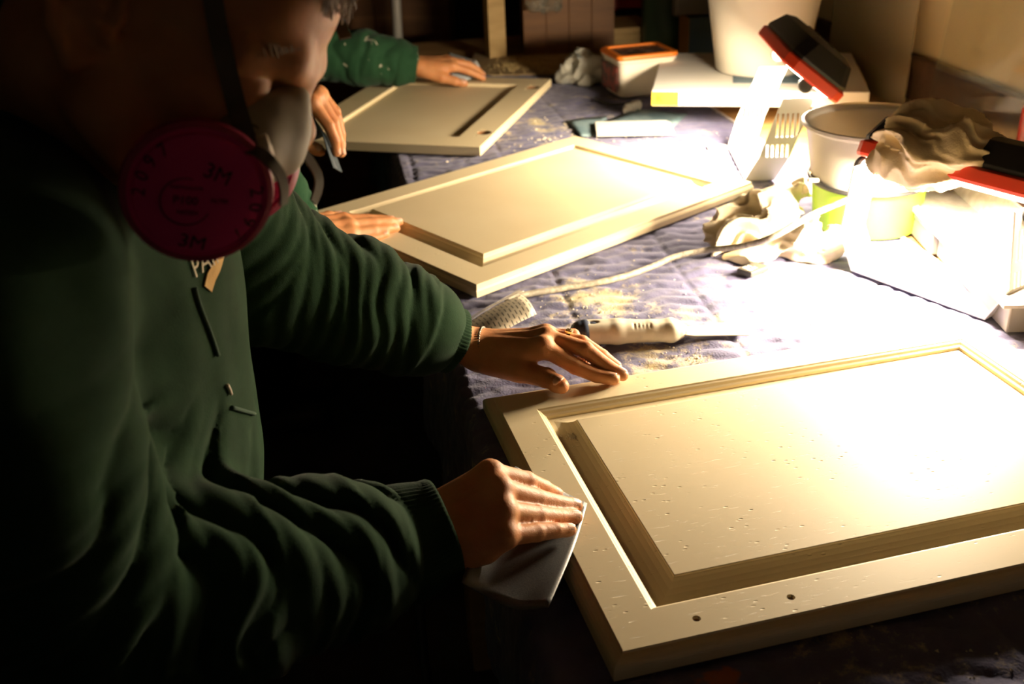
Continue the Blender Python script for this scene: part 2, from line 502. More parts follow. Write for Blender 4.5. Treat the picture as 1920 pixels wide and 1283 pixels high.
def blanket_fn(nt, B, tc):
    N, L = nt.nodes, nt.links
    n1 = N.new('ShaderNodeTexNoise'); n1.inputs['Scale'].default_value = 7; n1.inputs['Detail'].default_value = 8; n1.inputs['Roughness'].default_value = .7
    L.new(tc.outputs['Object'], n1.inputs['Vector'])
    base = ramp(nt, n1.outputs['Fac'], [(.3, (.066, .064, .125)), (.7, (.155, .155, .28))])
    # spilled plaster and sanding dust
    n2 = N.new('ShaderNodeTexNoise'); n2.inputs['Scale'].default_value = 14; n2.inputs['Detail'].default_value = 10; n2.inputs['Roughness'].default_value = .75
    L.new(tc.outputs['Object'], n2.inputs['Vector'])
    tot = n2.outputs['Fac']
    for (cx, cy, r, gain) in ((.13, 1.37, .17, .17), (.22, 1.22, .12, .14), (.12, 2.32, .22, .08), (.36, .60, .16, .10), (.05, 2.5, .2, .08), (.45, 1.45, .12, .06)):
        vd = N.new('ShaderNodeVectorMath'); vd.operation = 'DISTANCE'; vd.inputs[1].default_value = (cx, cy, .9)
        L.new(tc.outputs['Object'], vd.inputs[0])
        mr = N.new('ShaderNodeMapRange'); mr.inputs[1].default_value = 0; mr.inputs[2].default_value = r; mr.inputs[3].default_value = gain; mr.inputs[4].default_value = 0
        L.new(vd.outputs['Value'], mr.inputs[0])
        ad = N.new('ShaderNodeMath'); ad.operation = 'ADD'; L.new(tot, ad.inputs[0]); L.new(mr.outputs[0], ad.inputs[1]); tot = ad.outputs[0]
    mr = N.new('ShaderNodeMapRange'); mr.inputs[1].default_value = .575; mr.inputs[2].default_value = .70; L.new(tot, mr.inputs[0])
    mx = N.new('ShaderNodeMix'); mx.data_type = 'RGBA'; L.new(mr.outputs[0], mx.inputs[0]); L.new(base, mx.inputs[6]); mx.inputs[7].default_value = (.52, .44, .26, 1)
    # rusty smear near the corner of the nearest door
    vd = N.new('ShaderNodeVectorMath'); vd.operation = 'DISTANCE'; vd.inputs[1].default_value = (.160, .640, .9); L.new(tc.outputs['Object'], vd.inputs[0])
    n3 = N.new('ShaderNodeTexNoise'); n3.inputs['Scale'].default_value = 60; L.new(tc.outputs['Object'], n3.inputs['Vector'])
    ad = N.new('ShaderNodeMath'); ad.operation = 'MULTIPLY_ADD'; L.new(n3.outputs['Fac'], ad.inputs[0]); ad.inputs[1].default_value = .05; L.new(vd.outputs['Value'], ad.inputs[2])
    m2 = N.new('ShaderNodeMapRange'); m2.inputs[1].default_value = .040; m2.inputs[2].default_value = .048; m2.inputs[3].default_value = .8; m2.inputs[4].default_value = 0; L.new(ad.outputs[0], m2.inputs[0])
    mx2 = N.new('ShaderNodeMix'); mx2.data_type = 'RGBA'; L.new(m2.outputs[0], mx2.inputs[0]); L.new(mx.outputs[2], mx2.inputs[6]); mx2.inputs[7].default_value = (.40, .12, .03, 1)
    L.new(mx2.outputs[2], B.inputs['Base Color'])
    n4 = N.new('ShaderNodeTexNoise'); n4.inputs['Scale'].default_value = 350; n4.inputs['Detail'].default_value = 3; L.new(tc.outputs['Object'], n4.inputs['Vector'])
    b = N.new('ShaderNodeBump'); b.inputs['Strength'].default_value = .5; b.inputs['Distance'].default_value = .0015; L.new(n4.outputs['Fac'], b.inputs['Height']); L.new(b.outputs['Normal'], B.inputs['Normal'])
M_BLANKET = mat('blanket_cloth', rough=.95, spec=.1, sheen=.15, fn=blanket_fn)
blanket = link('moving_blanket', blanket_mesh(), M_BLANKET)
tag(blanket, 'purple grey quilted moving blanket dusted with plaster, covering the workbench', 'blanket')
bp = [TB(s, .755, .8985 + .0012 * math.sin(s * 9)) for s in np.linspace(-.72, 2.36, 60)]
MB().tube(bp, .0042, 8).obj('edge_binding', mat('binding', (.55, .52, .50), .9), blanket, smooth=True)

# dust heap and paint crumbs nobody could count
def crumbs(name, spots, seed, material, label, cat):
    r = random.Random(seed); vs = []; fs = []
    for cx, cy, z, rad, n, sz in spots:
        for _ in range(n):
            a = r.uniform(0, 6.283); d = rad * abs(r.gauss(0, .5)); x = cx + d * math.cos(a); y = cy + d * math.sin(a); k = sz * r.uniform(.4, 1.4); b = len(vs)
            an = r.uniform(0, 3); 
            for (ux, uy, uz) in ((1, 0, 0), (-.5, .8, .1), (-.6, -.7, 0), (0, 0, .8)):
                vs.append((x + k * (ux * math.cos(an) - uy * math.sin(an)), y + k * (ux * math.sin(an) + uy * math.cos(an)), z + k * uz))
            fs += [[b, b + 1, b + 3], [b + 1, b + 2, b + 3], [b + 2, b, b + 3], [b, b + 2, b + 1]]
    o = link(name, mesh_np(name, vs, fs), material); tag(o, label, cat); o['kind'] = 'stuff'; return o
M_CRUMB = mat('plaster_crumb', (.78, .70, .52), .9)
crumbs('plaster_crumbs', [(.13, 1.36, .9, .16, 260, .0014), (.24, 1.21, .9, .12, 160, .0014), (.36, .62, .9, .16, 60, .0018), (.42, 1.38, .9, .2, 90, .0015), (.1, 2.25, .9, .25, 90, .003), (.30, 2.2, .9, .2, 60, .0025), (.0635, 1.0095, .914, .010, 150, .0013)], 5, M_CRUMB, 'pale plaster crumbs and sanding dust scattered over the blanket', 'dust')
# ------------------------------------------------------------------ painted cabinet doors
def paint_fn(nt, B, tc):
    N, L = nt.nodes, nt.links
    n1 = N.new('ShaderNodeTexNoise'); n1.inputs['Scale'].default_value = 6; n1.inputs['Detail'].default_value = 6; L.new(tc.outputs['Object'], n1.inputs['Vector'])
    L.new(ramp(nt, n1.outputs['Fac'], [(.35, (.79, .66, .41)), (.65, (.83, .71, .46))]), B.inputs['Base Color'])
    # brush-grain pits stretched along the boards
    mp = N.new('ShaderNodeMapping'); mp.inputs['Scale'].default_value = (9, 60, 60); L.new(tc.outputs['Object'], mp.inputs[0])
    n2 = N.new('ShaderNodeTexNoise'); n2.inputs['Scale'].default_value = 6; n2.inputs['Detail'].default_value = 8; n2.inputs['Roughness'].default_value = .7; L.new(mp.outputs[0], n2.inputs['Vector'])
    r = N.new('ShaderNodeMapRange'); r.inputs[1].default_value = .62; r.inputs[2].default_value = .74; L.new(n2.outputs['Fac'], r.inputs[0])
    mp3 = N.new('ShaderNodeMapping'); mp3.inputs['Scale'].default_value = (60, 140, 60); L.new(tc.outputs['Object'], mp3.inputs[0])
    v = N.new('ShaderNodeTexVoronoi'); v.inputs['Scale'].default_value = 1.0; L.new(mp3.outputs[0], v.inputs['Vector'])
    r2 = N.new('ShaderNodeMapRange'); r2.inputs[1].default_value = .05; r2.inputs[2].default_value = .16; r2.inputs[3].default_value = 1; r2.inputs[4].default_value = 0; L.new(v.outputs['Distance'], r2.inputs[0])
    n5 = N.new('ShaderNodeTexNoise'); n5.inputs['Scale'].default_value = 9; L.new(tc.outputs['Object'], n5.inputs['Vector'])
    r5 = N.new('ShaderNodeMapRange'); r5.inputs[1].default_value = .43; r5.inputs[2].default_value = .56; L.new(n5.outputs['Fac'], r5.inputs[0])
    mm = N.new('ShaderNodeMath'); mm.operation = 'MULTIPLY'; L.new(r2.outputs[0], mm.inputs[0]); L.new(r5.outputs[0], mm.inputs[1])
    ma = N.new('ShaderNodeMath'); ma.operation = 'ADD'; L.new(mm.outputs[0], ma.inputs[0]); L.new(r.outputs[0], ma.inputs[1])
    b = N.new('ShaderNodeBump'); b.invert = True; b.inputs['Strength'].default_value = .45; b.inputs['Distance'].default_value = .0012; L.new(ma.outputs[0], b.inputs['Height']); L.new(b.outputs['Normal'], B.inputs['Normal'])
M_PAINT = mat('cream_paint', rough=.5, spec=.38, fn=paint_fn)
M_RAW = mat('bare_hole_wood', (.20, .09, .028), .85)

def ring_piece(prof, w, d, side, crumple=None):
    """one mitred board of a frame w x d; prof = [(inset, z)...] closed loop; side 0..3"""
    def rect(i): return [(i, i), (w - i, i), (w - i, d - i), (i, d - i)]
    vs = []; n = len(prof)
    for k in (side, (side + 1) % 4):
        for i, z in prof: x, y = rect(i)[k]; vs.append((x, y, z))
    fs = [[j, (j + 1) % n, n + (j + 1) % n, n + j] for j in range(n)] + [list(range(n))[::-1], list(range(n, 2 * n))]
    bm = bmesh.new(); bv = [bm.verts.new(v) for v in vs]
    for f in fs: bm.faces.new([bv[j] for j in f])
    bmesh.ops.recalc_face_normals(bm, faces=bm.faces)
    me = bpy.data.meshes.new('board'); bm.to_mesh(me); bm.free(); return me

def panel_mesh(prof, w, d):
    """raised panel: prof = [(inset, z)...] from rim to field, then a flat field and a flat back"""
    vs = []; fs = []; n = len(prof)
    for i, z in prof: vs += [(i, i, z), (w - i, i, z), (w - i, d - i, z), (i, d - i, z)]
    for r in range(n - 1):
        for k in range(4): fs.append([r * 4 + k, r * 4 + (k + 1) % 4, r * 4 + 4 + (k + 1) % 4, r * 4 + 4 + k])
    fs.append([n * 4 - 4, n * 4 - 3, n * 4 - 2, n * 4 - 1]); fs.append([3, 2, 1, 0])
    me = mesh_np('panel', vs, fs); return me

def arc(x0, z0, x1, z1, n=5, concave=True):
    out = []
    for k in range(n + 1):
        a = k / n * math.pi / 2
        if concave: out.append((x0 + (x1 - x0) * math.sin(a), z0 + (z1 - z0) * (1 - math.cos(a))))
        else: out.append((x0 + (x1 - x0) * (1 - math.cos(a)), z0 + (z1 - z0) * math.sin(a)))
    return out

def cabinet_door(label, origin, ang, w, d, prof, pprof, pin, holes=(), bevel=.0007):
    """origin = lower-left outer corner; w along ang; names: the pieces along d are stiles at w-ends"""
    o = thing('cabinet_door', label, 'cabinet door', origin, ang, 'cabinet doors being sanded')
    for side in range(4):
        me = ring_piece(prof, w, d, side)
        hs = [h for h in holes if h[0] == side]
        if hs:
            tools = []
            for _, x, y, r, z0 in hs:
                tools.append(MB().lathe([(r, z0), (r, .05)], (x, y, 0), 28).mesh('tool'))
            me = cut(me, tools)
        bm = bmesh.new(); bm.from_mesh(me)            # open the mitres so the painted joint shows no seam
        bmesh.ops.delete(bm, geom=[f for f in bm.faces if abs(f.normal.z) < .01 and abs(abs(f.normal.x) - .7071) < .01 and abs(abs(f.normal.y) - .7071) < .01], context='FACES')
        bm.to_mesh(me); bm.free()
        p = link('rail' if side % 2 == 0 else 'stile', me, M_PAINT, o, world_space=False)
        md = p.modifiers.new('soft', 'BEVEL'); md.width = bevel; md.segments = 2; md.limit_method = 'ANGLE'; md.angle_limit = math.radians(25)
        for _, x, y, r, z0 in hs:
            if r > .01:
                MB().lathe([(r * .985, z0 + .0005), (r * .985, z0 + .0012)], (x, y, 0), 28).obj('hinge_cup_floor', M_RAW, p, world_space=False)
                MB().lathe([(r * .99, z0 + .001), (r * .99, .0194), (r * .94, .0194), (r * .94, z0 + .001)], (x, y, 0), 32, close=True).obj('hinge_cup_wall', M_RAW, p, world_space=False)
            else:
                MB().lathe([(r * .97, .002), (r * .97, .0165), (r * .80, .0165), (r * .80, .002)], (x, y, 0), 24, close=True).obj('hole_lining', M_RAW, p, world_space=False)
    pm = panel_mesh(pprof, w - 2 * pin, d - 2 * pin)
    p = link('panel', pm, M_PAINT, o, loc=(pin, pin, 0), world_space=False)
    md = p.modifiers.new('soft', 'BEVEL'); md.width = bevel; md.segments = 2; md.limit_method = 'ANGLE'; md.angle_limit = math.radians(20)
    return o

Z_D = .9018
FR = .0530
prof1 = [(.001, 0), (0, .001), (0, .0095)] + arc(0.0, .0105, .0108, .0180, 5, False) + [(.0118, .0200), (FR, .0200), (FR + .0008, .0186), (FR + .0035, .0176), (FR + .0055, .0150), (FR + .0085, .0132), (FR + .0088, .0095), (FR + .016, .0095), (FR + .016, .004), (FR, .0)]
pin1 = FR + .0100
pp1 = [(0, .0035), (0, .0098), (.005, .0099), (.012, .0108), (.018, .0127), (.0228, .0156), (.0250, .0178), (.0256, .0181), (.0260, .0196), (.0267, .0199)]
def rotv(a, x, y): return V(math.cos(a) * x - math.sin(a) * y, math.sin(a) * x + math.cos(a) * y, 0)
e1 = .0118
a1 = math.radians(13.60)
c1 = V(.080, .6615, Z_D) - rotv(a1, e1, e1)
W1, D1 = .561 + 2 * FR, .3594 + 2 * FR
h1 = []
for px, py in ((1306, 1160), (1483, 1120)):
    g = W(px, py, z=.9218) - c1; lx, ly = g[0] * math.cos(a1) + g[1] * math.sin(a1), -g[0] * math.sin(a1) + g[1] * math.cos(a1)
    h1.append((0, lx, ly, .0037, -.01))
door_a = cabinet_door('largest cream raised-panel cabinet door in front, near-right, with two drilled handle holes', c1, a1, W1, D1, prof1, pp1, pin1, h1)

a2 = math.radians(39.96)
c2 = V(-.078 * .62, 2.307 * .62, Z_D) - rotv(a2, .004, .004)
FR2 = .051
prof2 = [(.001, 0), (0, .001), (0, .010), (.0016, .0135), (.0030, .0150), (.0034, .0200), (FR2, .0200), (FR2 + .001, .0180), (FR2 + .006, .0140), (FR2 + .009, .0120), (FR2 + .0092, .0095), (FR2 + .016, .0095), (FR2 + .016, .004), (FR2, 0)]
pp2 = [(0, .0035), (0, .0098), (.004, .0102), (.010, .0130), (.015, .0175), (.0165, .0185), (.0170, .0215), (.0185, .0225), (.0190, .0245), (.020, .0248)]
door_b = cabinet_door('cream raised-panel cabinet door in the middle, set cornerwise beside the crumpled rag', c2, a2, .655, .468, prof2, pp2, FR2 + .010)

a3 = math.radians(-16.75)
nr = V(-.080 * .62, 3.460 * .62, Z_D)
c3 = nr - rotv(a3, .455, 0)
FR3 = .068
prof3 = [(.0008, 0), (0, .0008), (0, .0192), (.0008, .0200), (FR3, .0200), (FR3 + .002, .0185), (FR3 + .0025, .0115), (FR3 + .012, .0115), (FR3 + .012, .004), (FR3, 0)]
pp3 = [(0, .004), (0, .0117), (.002, .0119)]
h3 = []
for px, py, r in ((917, 249, .0175), (1002, 164, .0175)):
    g = W(px, py, z=.9218) - c3; lx, ly = g[0] * math.cos(a3) + g[1] * math.sin(a3), -g[0] * math.sin(a3) + g[1] * math.cos(a3)
    h3.append((1, min(lx, .455 - .0235), ly, r * .92, .008))
    for k in (-1, 1): h3.append((1, min(lx, .455 - .0235) - .012, ly + k * .024, .0032, .012))
door_c = cabinet_door('cream cabinet door lying face down farthest back, with hinge cup holes', c3, a3, .455, .622, prof3, pp3, FR3 + .0032, h3, bevel=.0006)

# ------------------------------------------------------------------ LED work lights
M_BLACK = mat('black_plastic', (.018, .017, .016), .5, bump=(200, .15, .0004))
M_RED = mat('red_plastic', (.80, .075, .03), .42, sss=.3, sss_rgb=(1, .1, .05))
M_STEEL = mat('painted_steel', (.52, .50, .45), .45, metal=.1)
M_LED = mat('led_diffuser', (.9, .9, .85), .4, emit=(LAMP_RGB, 60.0))
M_SCREW = mat('screw_steel', (.35, .33, .30), .35, metal=1.0)

def octo(w, h, c):
    return [(-w + c, -h), (w - c, -h), (w, -h + c), (w, h - c), (w - c, h), (-w + c, h), (-w, h - c), (-w, -h + c)]

def loft(name, loops, material, parent, bevel=0.0):
    n = len(loops[0]); vs = [p for l in loops for p in l]; fs = []
    for r in range(len(loops) - 1):
        for k in range(n): fs.append([r * n + k, r * n + (k + 1) % n, (r + 1) * n + (k + 1) % n, (r + 1) * n + k])
    fs.append(list(range(n))[::-1]); fs.append(list(range((len(loops) - 1) * n, len(loops) * n)))
    bm = bmesh.new(); bv = [bm.verts.new(Vector(v)) for v in vs]
    for f in fs: bm.faces.new([bv[j] for j in f])
    bmesh.ops.recalc_face_normals(bm, faces=bm.faces)
    me = bpy.data.meshes.new(name); bm.to_mesh(me); bm.free()
    o = link(name, me, material, parent, world_space=False)
    if bevel:
        md = o.modifiers.new('b', 'BEVEL'); md.width = bevel; md.segments = 2; md.limit_method = 'ANGLE'
    return o

def work_light(label, loc, rotz, tilt, hz, hy=.012, hx=0.0, lean=0.0, watts=20.0):
    """bench LED light: local x along the head, faces local -y and down by tilt degrees"""
    o = thing('work_light', label, 'work light', loc, rotz, 'LED work lights on the bench')
    L = .250
    path = [(-.128, .160), (-.140, .055), (-.112, .0015), (.112, .0015), (.140, .055), (.128, .160)]
    hw = .028; th = .0028
    outer = []; inner = []
    pts = [V(x, lean * z, z) for x, z in path]
    bm = bmesh.new(); rows = []
    for i, p in enumerate(pts):
        if i == 0: t1 = t2 = pts[1] - pts[0]
        elif i == len(pts) - 1: t1 = t2 = pts[-1] - pts[-2]
        else: t1, t2 = p - pts[i - 1], pts[i + 1] - p
        n1, n2 = nrm(V(-t1[2], 0, t1[0])), nrm(V(-t2[2], 0, t2[0])); nn = nrm(n1 + n2); k = th / max(.4, nn @ n1)
        rows.append([bm.verts.new(Vector(p + V(0, y, 0) + nn * s * k)) for y, s in ((-hw, 0), (hw, 0), (hw, 1), (-hw, 1))])
    for a, b in zip(rows[:-1], rows[1:]):
        for k in range(4): bm.faces.new((a[k], a[(k + 1) % 4], b[(k + 1) % 4], b[k]))
    bm.faces.new(rows[0][::-1]); bm.faces.new(rows[-1])
    bmesh.ops.recalc_face_normals(bm, faces=bm.faces)
    me = bpy.data.meshes.new('stand'); bm.to_mesh(me); bm.free()
    tools = []
    for sx in (-1, 1):
        t = nrm(V(path[0][0] - path[1][0], 0, path[0][1] - path[1][1])) * V(-sx, 0, 1) if sx > 0 else nrm(V(path[0][0] - path[1][0], 0, path[0][1] - path[1][1]))
        for k in range(5):
            c = V(sx * .1335, -.018 + k * .009 + lean * .112, .112)
            tools.append(MB().box(c, (.03, .0042, .042), bevel=.0).mesh('tool'))
            tools.append(MB().box(V(sx * .1385, -.018 + k * .009 + lean * .066, .066), (.03, .0042, .022)).mesh('tool'))
    me = cut(me, tools)
    st = link('stand', me, M_STEEL, o, world_space=False)
    md = st.modifiers.new('b', 'BEVEL'); md.width = .0006; md.segments = 1; md.limit_method = 'ANGLE'
    # head frame
    th_ = math.radians(tilt)
    f = V(0, -math.cos(th_), -math.sin(th_)); e = V(0, -math.sin(th_), math.cos(th_)); c = V(hx, hy, hz)   # e points to the lip nearest the lit side
    def loop(w, h, ch, ff): return [c + V(x, 0, 0) + e * y + f * ff for x, y in octo(w, h, ch)]
    loft('lamp_housing', [loop(.142, .058, .016, -.012), loop(.145, .061, .018, -.026), loop(.132, .048, .016, -.058), loop(.112, .032, .010, -.066)], M_BLACK, o, .0012)
    loft('bezel', [loop(.147, .063, .018, .0040), loop(.149, .065, .019, 0), loop(.149, .065, .019, -.016), loop(.144, .060, .018, -.020)], M_RED, o, .0008)
    loft('diffuser', [loop(.134, .050, .012, .0050), loop(.136, .052, .012, .0020)], M_LED, o)
    for x in (-.085, -.03, .03, .085):
        p = c + V(x, 0, 0) + e * -.0 + f * -.066
        MB().box(p, (.03, .006, .004), Matrix(((1, 0, 0), (0, e[1], f[1]), (0, e[2], f[2]))), bevel=.001).obj('cooling_fin', M_BLACK, o, world_space=False)
    for sx in (-1, 1):
        MB().lathe([(.013, -.004), (.014, 0), (.014, .006), (.011, .009)], (sx * .1315, lean * (hz - .006), hz - .006), 20, (0, sx * math.pi / 2, 0)).obj('pivot_knob', M_BLACK, o, smooth=False, world_space=False)
    # the lamp's own light, a panel the size of the diffuser
    ld = bpy.data.lights.new('led_panel', 'AREA'); ld.shape = 'RECTANGLE'; ld.size = .26; ld.size_y = .095; ld.energy = watts; ld.color = LAMP_RGB
    lo = bpy.data.objects.new('led_panel', ld); COL.objects.link(lo); lo.parent = o
    Mx = basis(V(1, 0, 0), np.cross(-f, V(1, 0, 0)), -f, c + f * .008); lo.matrix_local = Mx
    return o, c, e, f

fl, fr_ = W(1602, 511, z=.9015), W(1840, 599, z=.9015)
ax2 = nrm(fr_ - fl); mid = (fl + fr_) / 2 + V(-ax2[1], ax2[0], 0) * .026
lamp2 = work_light('red and black LED work light with a cream cloth lying on its head', (mid[0], mid[1], .9015), math.atan2(ax2[1], ax2[0]), 67, .160, hy=.03, hx=.012, watts=LAMP_W[1])
ax1 = nrm(V(-.06, -1, 0))
lamp1 = work_light('red and black LED work light left of the translucent bucket, before the big bucket', (.485, 2.020, .9015), math.atan2(ax1[1], ax1[0]), 52, .19, hy=.075, lean=.36, watts=LAMP_W[0])
# ------------------------------------------------------------------ things on the bench
ZT = .9012
M_WHITEP = mat('white_plastic', (.82, .77, .64), .45)
M_CLEARP = mat('translucent_plastic', (.86, .82, .72), .35, trans=.35)
M_LIME = mat('lime_plastic', (.42, .72, .06), .35, trans=.25)
M_RUBBER = mat('black_rubber', (.02, .02, .022), .55)

def ridged(P, sc, warp=.5, seed=0.0):
    w = np.stack([vnoise(P + 5 + seed, sc * .7), vnoise(P + 11 + seed, sc * .7), vnoise(P + 17 + seed, sc * .7)], 1) * warp / sc
    return 1 - np.abs(vnoise(P + w + seed, sc)) * 2
def crumple(caps, amp, sc, seed, h, k=.02, floor=None, stretch=V(1, 1, 1), pleat=None):
    S = Solid(); g = Grp(k)
    for a, b, ra, rb in caps: g.cap(a, b, ra, rb)
    S.add(g, k)
    S.disp = lambda P: amp * (.65 * ridged(P * stretch, sc, .9, seed) + .35 * ridged(P * stretch, sc * 2.3, .6, seed + 3) - .35); S.maxdisp = amp * 1.1
    if pleat is not None:                                # folds gathered round an axis
        pc, pa, pn = V(*pleat[0]), nrm(pleat[1]), pleat[2]; fx = frames([pc, pc + pa])[0]
        def pl(P):
            q = P - pc; ang = np.arctan2(q @ fx[2], q @ fx[1]); al = q @ pa
            w1 = vnoise(P + seed, 17); w2 = vnoise(P + seed + 9, 40)
            r1 = 1 - np.abs(np.sin(ang * pn / 2 + 2.2 * w1 + al * 14)) * 1.35
            r2 = 1 - np.abs(np.sin(ang * pn * 1.1 + 2.5 * w2 + 3.0 * w1)) * 1.3
            return amp * (.70 * r1 + .30 * r2 - .15) * np.clip(.45 + .8 * (w1 + .5), .25, 1.1)
        S.disp = pl
    if floor is not None:
        f = Grp(.003); lo_ = np.mean([c[0] for c in caps], axis=0); f.ellip((lo_[0], lo_[1], floor - 2.0), np.eye(3), V(8, 8, 2.0)); S.carve(f, .002)
    return S.mesh('crumple', h)

# lime tub with a translucent white bucket standing in it
tc_ = (.600, 1.668)
t_o = thing('plastic_tub', 'lime green plastic tub under the translucent white bucket', 'tub', (tc_[0], tc_[1], ZT))
MB().lathe([(.001, 0), (.080, 0), (.085, .003), (.091, .072), (.094, .073), (.094, .077), (.090, .078), (.087, .074), (.081, .006), (.001, .005)], n=64, cap=False).obj('tub_body', M_LIME, t_o, angle=.6, world_space=False)
b_o = thing('bucket', 'translucent white plastic bucket stacked on the lime tub between the lights', 'bucket', (tc_[0], tc_[1], ZT + .0785))
MB().lathe([(.001, 0), (.090, 0), (.094, .004), (.108, .086), (.112, .090), (.116, .092), (.116, .097), (.112, .098), (.106, .094), (.103, .088), (.090, .008), (.001, .006)], n=72, cap=False).obj('bucket_body', M_CLEARP, b_o, angle=.6, world_space=False)
MB().lathe([(.0955, .004), (.0985, .003), (.1005, .007), (.0985, .011), (.0960, .010)], n=64, close=True, rot=(.05, -.02, 0)).obj('black_band', M_RUBBER, b_o, smooth=True, world_space=False)
MB().tube([V(-.094, -.03, .010), V(-.112, -.036, .013)], .0035, 10).obj('band_toggle', M_WHITEP, b_o, world_space=False)

# cream cloth on the head of the nearer light
M_CLOTH = mat('cream_cloth', (.92, .76, .48), .95, spec=.1, bump=(420, .5, .001), noise=(30, (.88, .71, .44), .4, .6))
q = lambda px, py, d: W(px, py, d=d)
me = crumple([(q(1682, 275, 1.480), q(1735, 250, 1.485), .030, .040), (q(1735, 250, 1.485), q(1800, 268, 1.455), .042, .034), (q(1672, 300, 1.470), q(1722, 318, 1.445), .015, .018),
              (q(1725, 300, 1.445), q(1790, 298, 1.425), .030, .028), (q(1805, 283, 1.415), q(1850, 293, 1.398), .027, .023)], .017, 22, 2.0, .0022, k=.03, pleat=(q(1760, 285, 1.45), ax2 + V(0, 0, -.15), 7))
tag(link('cloth', me, M_CLOTH), 'cream ribbed cloth bundled on top of the nearer light', 'cloth')
# crumpled rag on the blanket
M_RAG = mat('white_rag', (.80, .70, .50), .95, spec=.1, bump=(300, .4, .001))
g_ = lambda px, py, z: W(px, py, z=z)
me = crumple([(g_(1375, 440, .925), g_(1440, 410, .935), .030, .036), (g_(1440, 410, .935), g_(1480, 370, .93), .034, .022), (g_(1440, 440, .925), g_(1510, 455, .922), .034, .030), (g_(1510, 455, .922), g_(1555, 460, .915), .028, .020), (g_(1360, 478, .908), g_(1430, 480, .908), .012, .016), (g_(1370, 400, .945), g_(1385, 380, .955), .014, .008)], .024, 24, 9.0, .0022, k=.03, floor=.9005, pleat=(g_(1455, 440, .915), V(1, .25, .25), 7))
tag(link('rag', me, M_RAG), 'crumpled white rag lying on the blanket below the bucket', 'rag')

# dark tab with pale lettering poking from under the rag
c = W(1412, 506, z=.907); tb = thing('tool_tab', 'small dark tab with pale lettering poking out below the crumpled rag', 'tab', (c[0], c[1], ZT), .75)
MB().box((0, 0, .006), (.048, .026, .009), (0.0, .08, 0), bevel=.002).obj('tab_body', mat('dark_tab', (.06, .055, .045), .5), tb, world_space=False)
M_PALE = mat('pale_print', (.75, .68, .5), .6)
for tx, y in (('BE S', .005), ('SE ST', -.005)):
    o = link('lettering', text_mesh(tx, .010, .0002), M_PALE); o.parent = tb; o.matrix_basis = Matrix.Translation((-.009, y, .0118)) @ Matrix.Rotation(.08, 4, 'Y') @ Matrix.Rotation(1.57 * 0, 4, 'Z')

# power cord with a printed tag
M_CABLE = mat('grey_cable', (.30, .27, .21), .5, noise=(120, (.50, .45, .34), .45, .6))
cp = [W(950, 566, z=.912), W(978, 554, z=.912), W(1060, 540, z=.908), W(1150, 524, z=.908), W(1215, 503, z=.909), W(1265, 482, z=.911), W(1320, 470, z=.914), W(1345, 467, z=.922), W(1395, 461, z=.944), W(1450, 444, z=.968), W(1525, 402, z=.990), W(1590, 374, z=1.000), W(1622, 352, z=1.012)]
cord = tag(MB().tube(spline(cp, 8), .0048, 12).obj('extension_cord', M_CABLE, smooth=True), 'grey power cord running from the printed tag across to the nearer light', 'cord')
def tag_fn(nt, B, tc):
    N, L = nt.nodes, nt.links
    br = N.new('ShaderNodeTexBrick'); br.inputs['Scale'].default_value = 1.0; br.inputs['Mortar Size'].default_value = .30; br.inputs['Brick Width'].default_value = 1.7; br.inputs['Row Height'].default_value = .8; br.offset = .37
    br.inputs['Color1'].default_value = (.05, .045, .035, 1); br.inputs['Color2'].default_value = (.10, .09, .07, 1); br.inputs['Mortar'].default_value = (.42, .37, .27, 1)
    mp = N.new('ShaderNodeMapping'); mp.inputs['Scale'].default_value = (150, 150, 1); L.new(tc.outputs['UV'], mp.inputs[0]); L.new(mp.outputs[0], br.inputs['Vector'])
    L.new(br.outputs['Color'], B.inputs['Base Color'])
M_TAG = mat('printed_tag', rough=.45, fn=tag_fn)
tA, tB, tC, tD = W(976, 554, z=.914), W(1006, 597, z=.918), W(900, 662, z=.906), W(868, 614, z=.906)
vs = []; fs = []; uv = []
for i in range(9):
    for j in range(7):
        u, v = i / 8, j / 6; p = (tA * (1 - v) + tB * v) * (1 - u) + (tD * (1 - v) + tC * v) * u; vs.append(p + V(0, 0, .010 * math.sin(math.pi * v * .8) + .004 * math.sin(3 * u))); uv.append((v * .050, u * .085))
for i in range(8):
    for j in range(6): x = i * 7 + j; fs.append([x, x + 1, x + 8, x + 7])
me = mesh_np('printed_tag', vs, fs, True); ul = me.uv_layers.new(name='UVMap')
for l in me.loops: ul.data[l.index].uv = uv[l.vertex_index]
tg = link('printed_tag', me, M_TAG, cord); md = tg.modifiers.new('t', 'SOLIDIFY'); md.thickness = .0008
M_CLEAR = mat('clear_film', (.85, .80, .68), .2, trans=.75, alpha=.55)
vs = [p for u in np.linspace(0, 1, 9) for p in ((tA * (1 - u) + tD * u) + V(-.004, .008, .004), (tA * (1 - u) + tD * u) * .72 + (tB * (1 - u) + tC * u) * .28 + V(0, 0, .016 + .004 * math.sin(3 * u)))]
fs = [[i * 2, i * 2 + 1, i * 2 + 3, i * 2 + 2] for i in range(8)]
cf = link('clear_sleeve', mesh_np('clear', vs, fs, True), M_CLEAR, cord); md = cf.modifiers.new('t', 'SOLIDIFY'); md.thickness = .0008

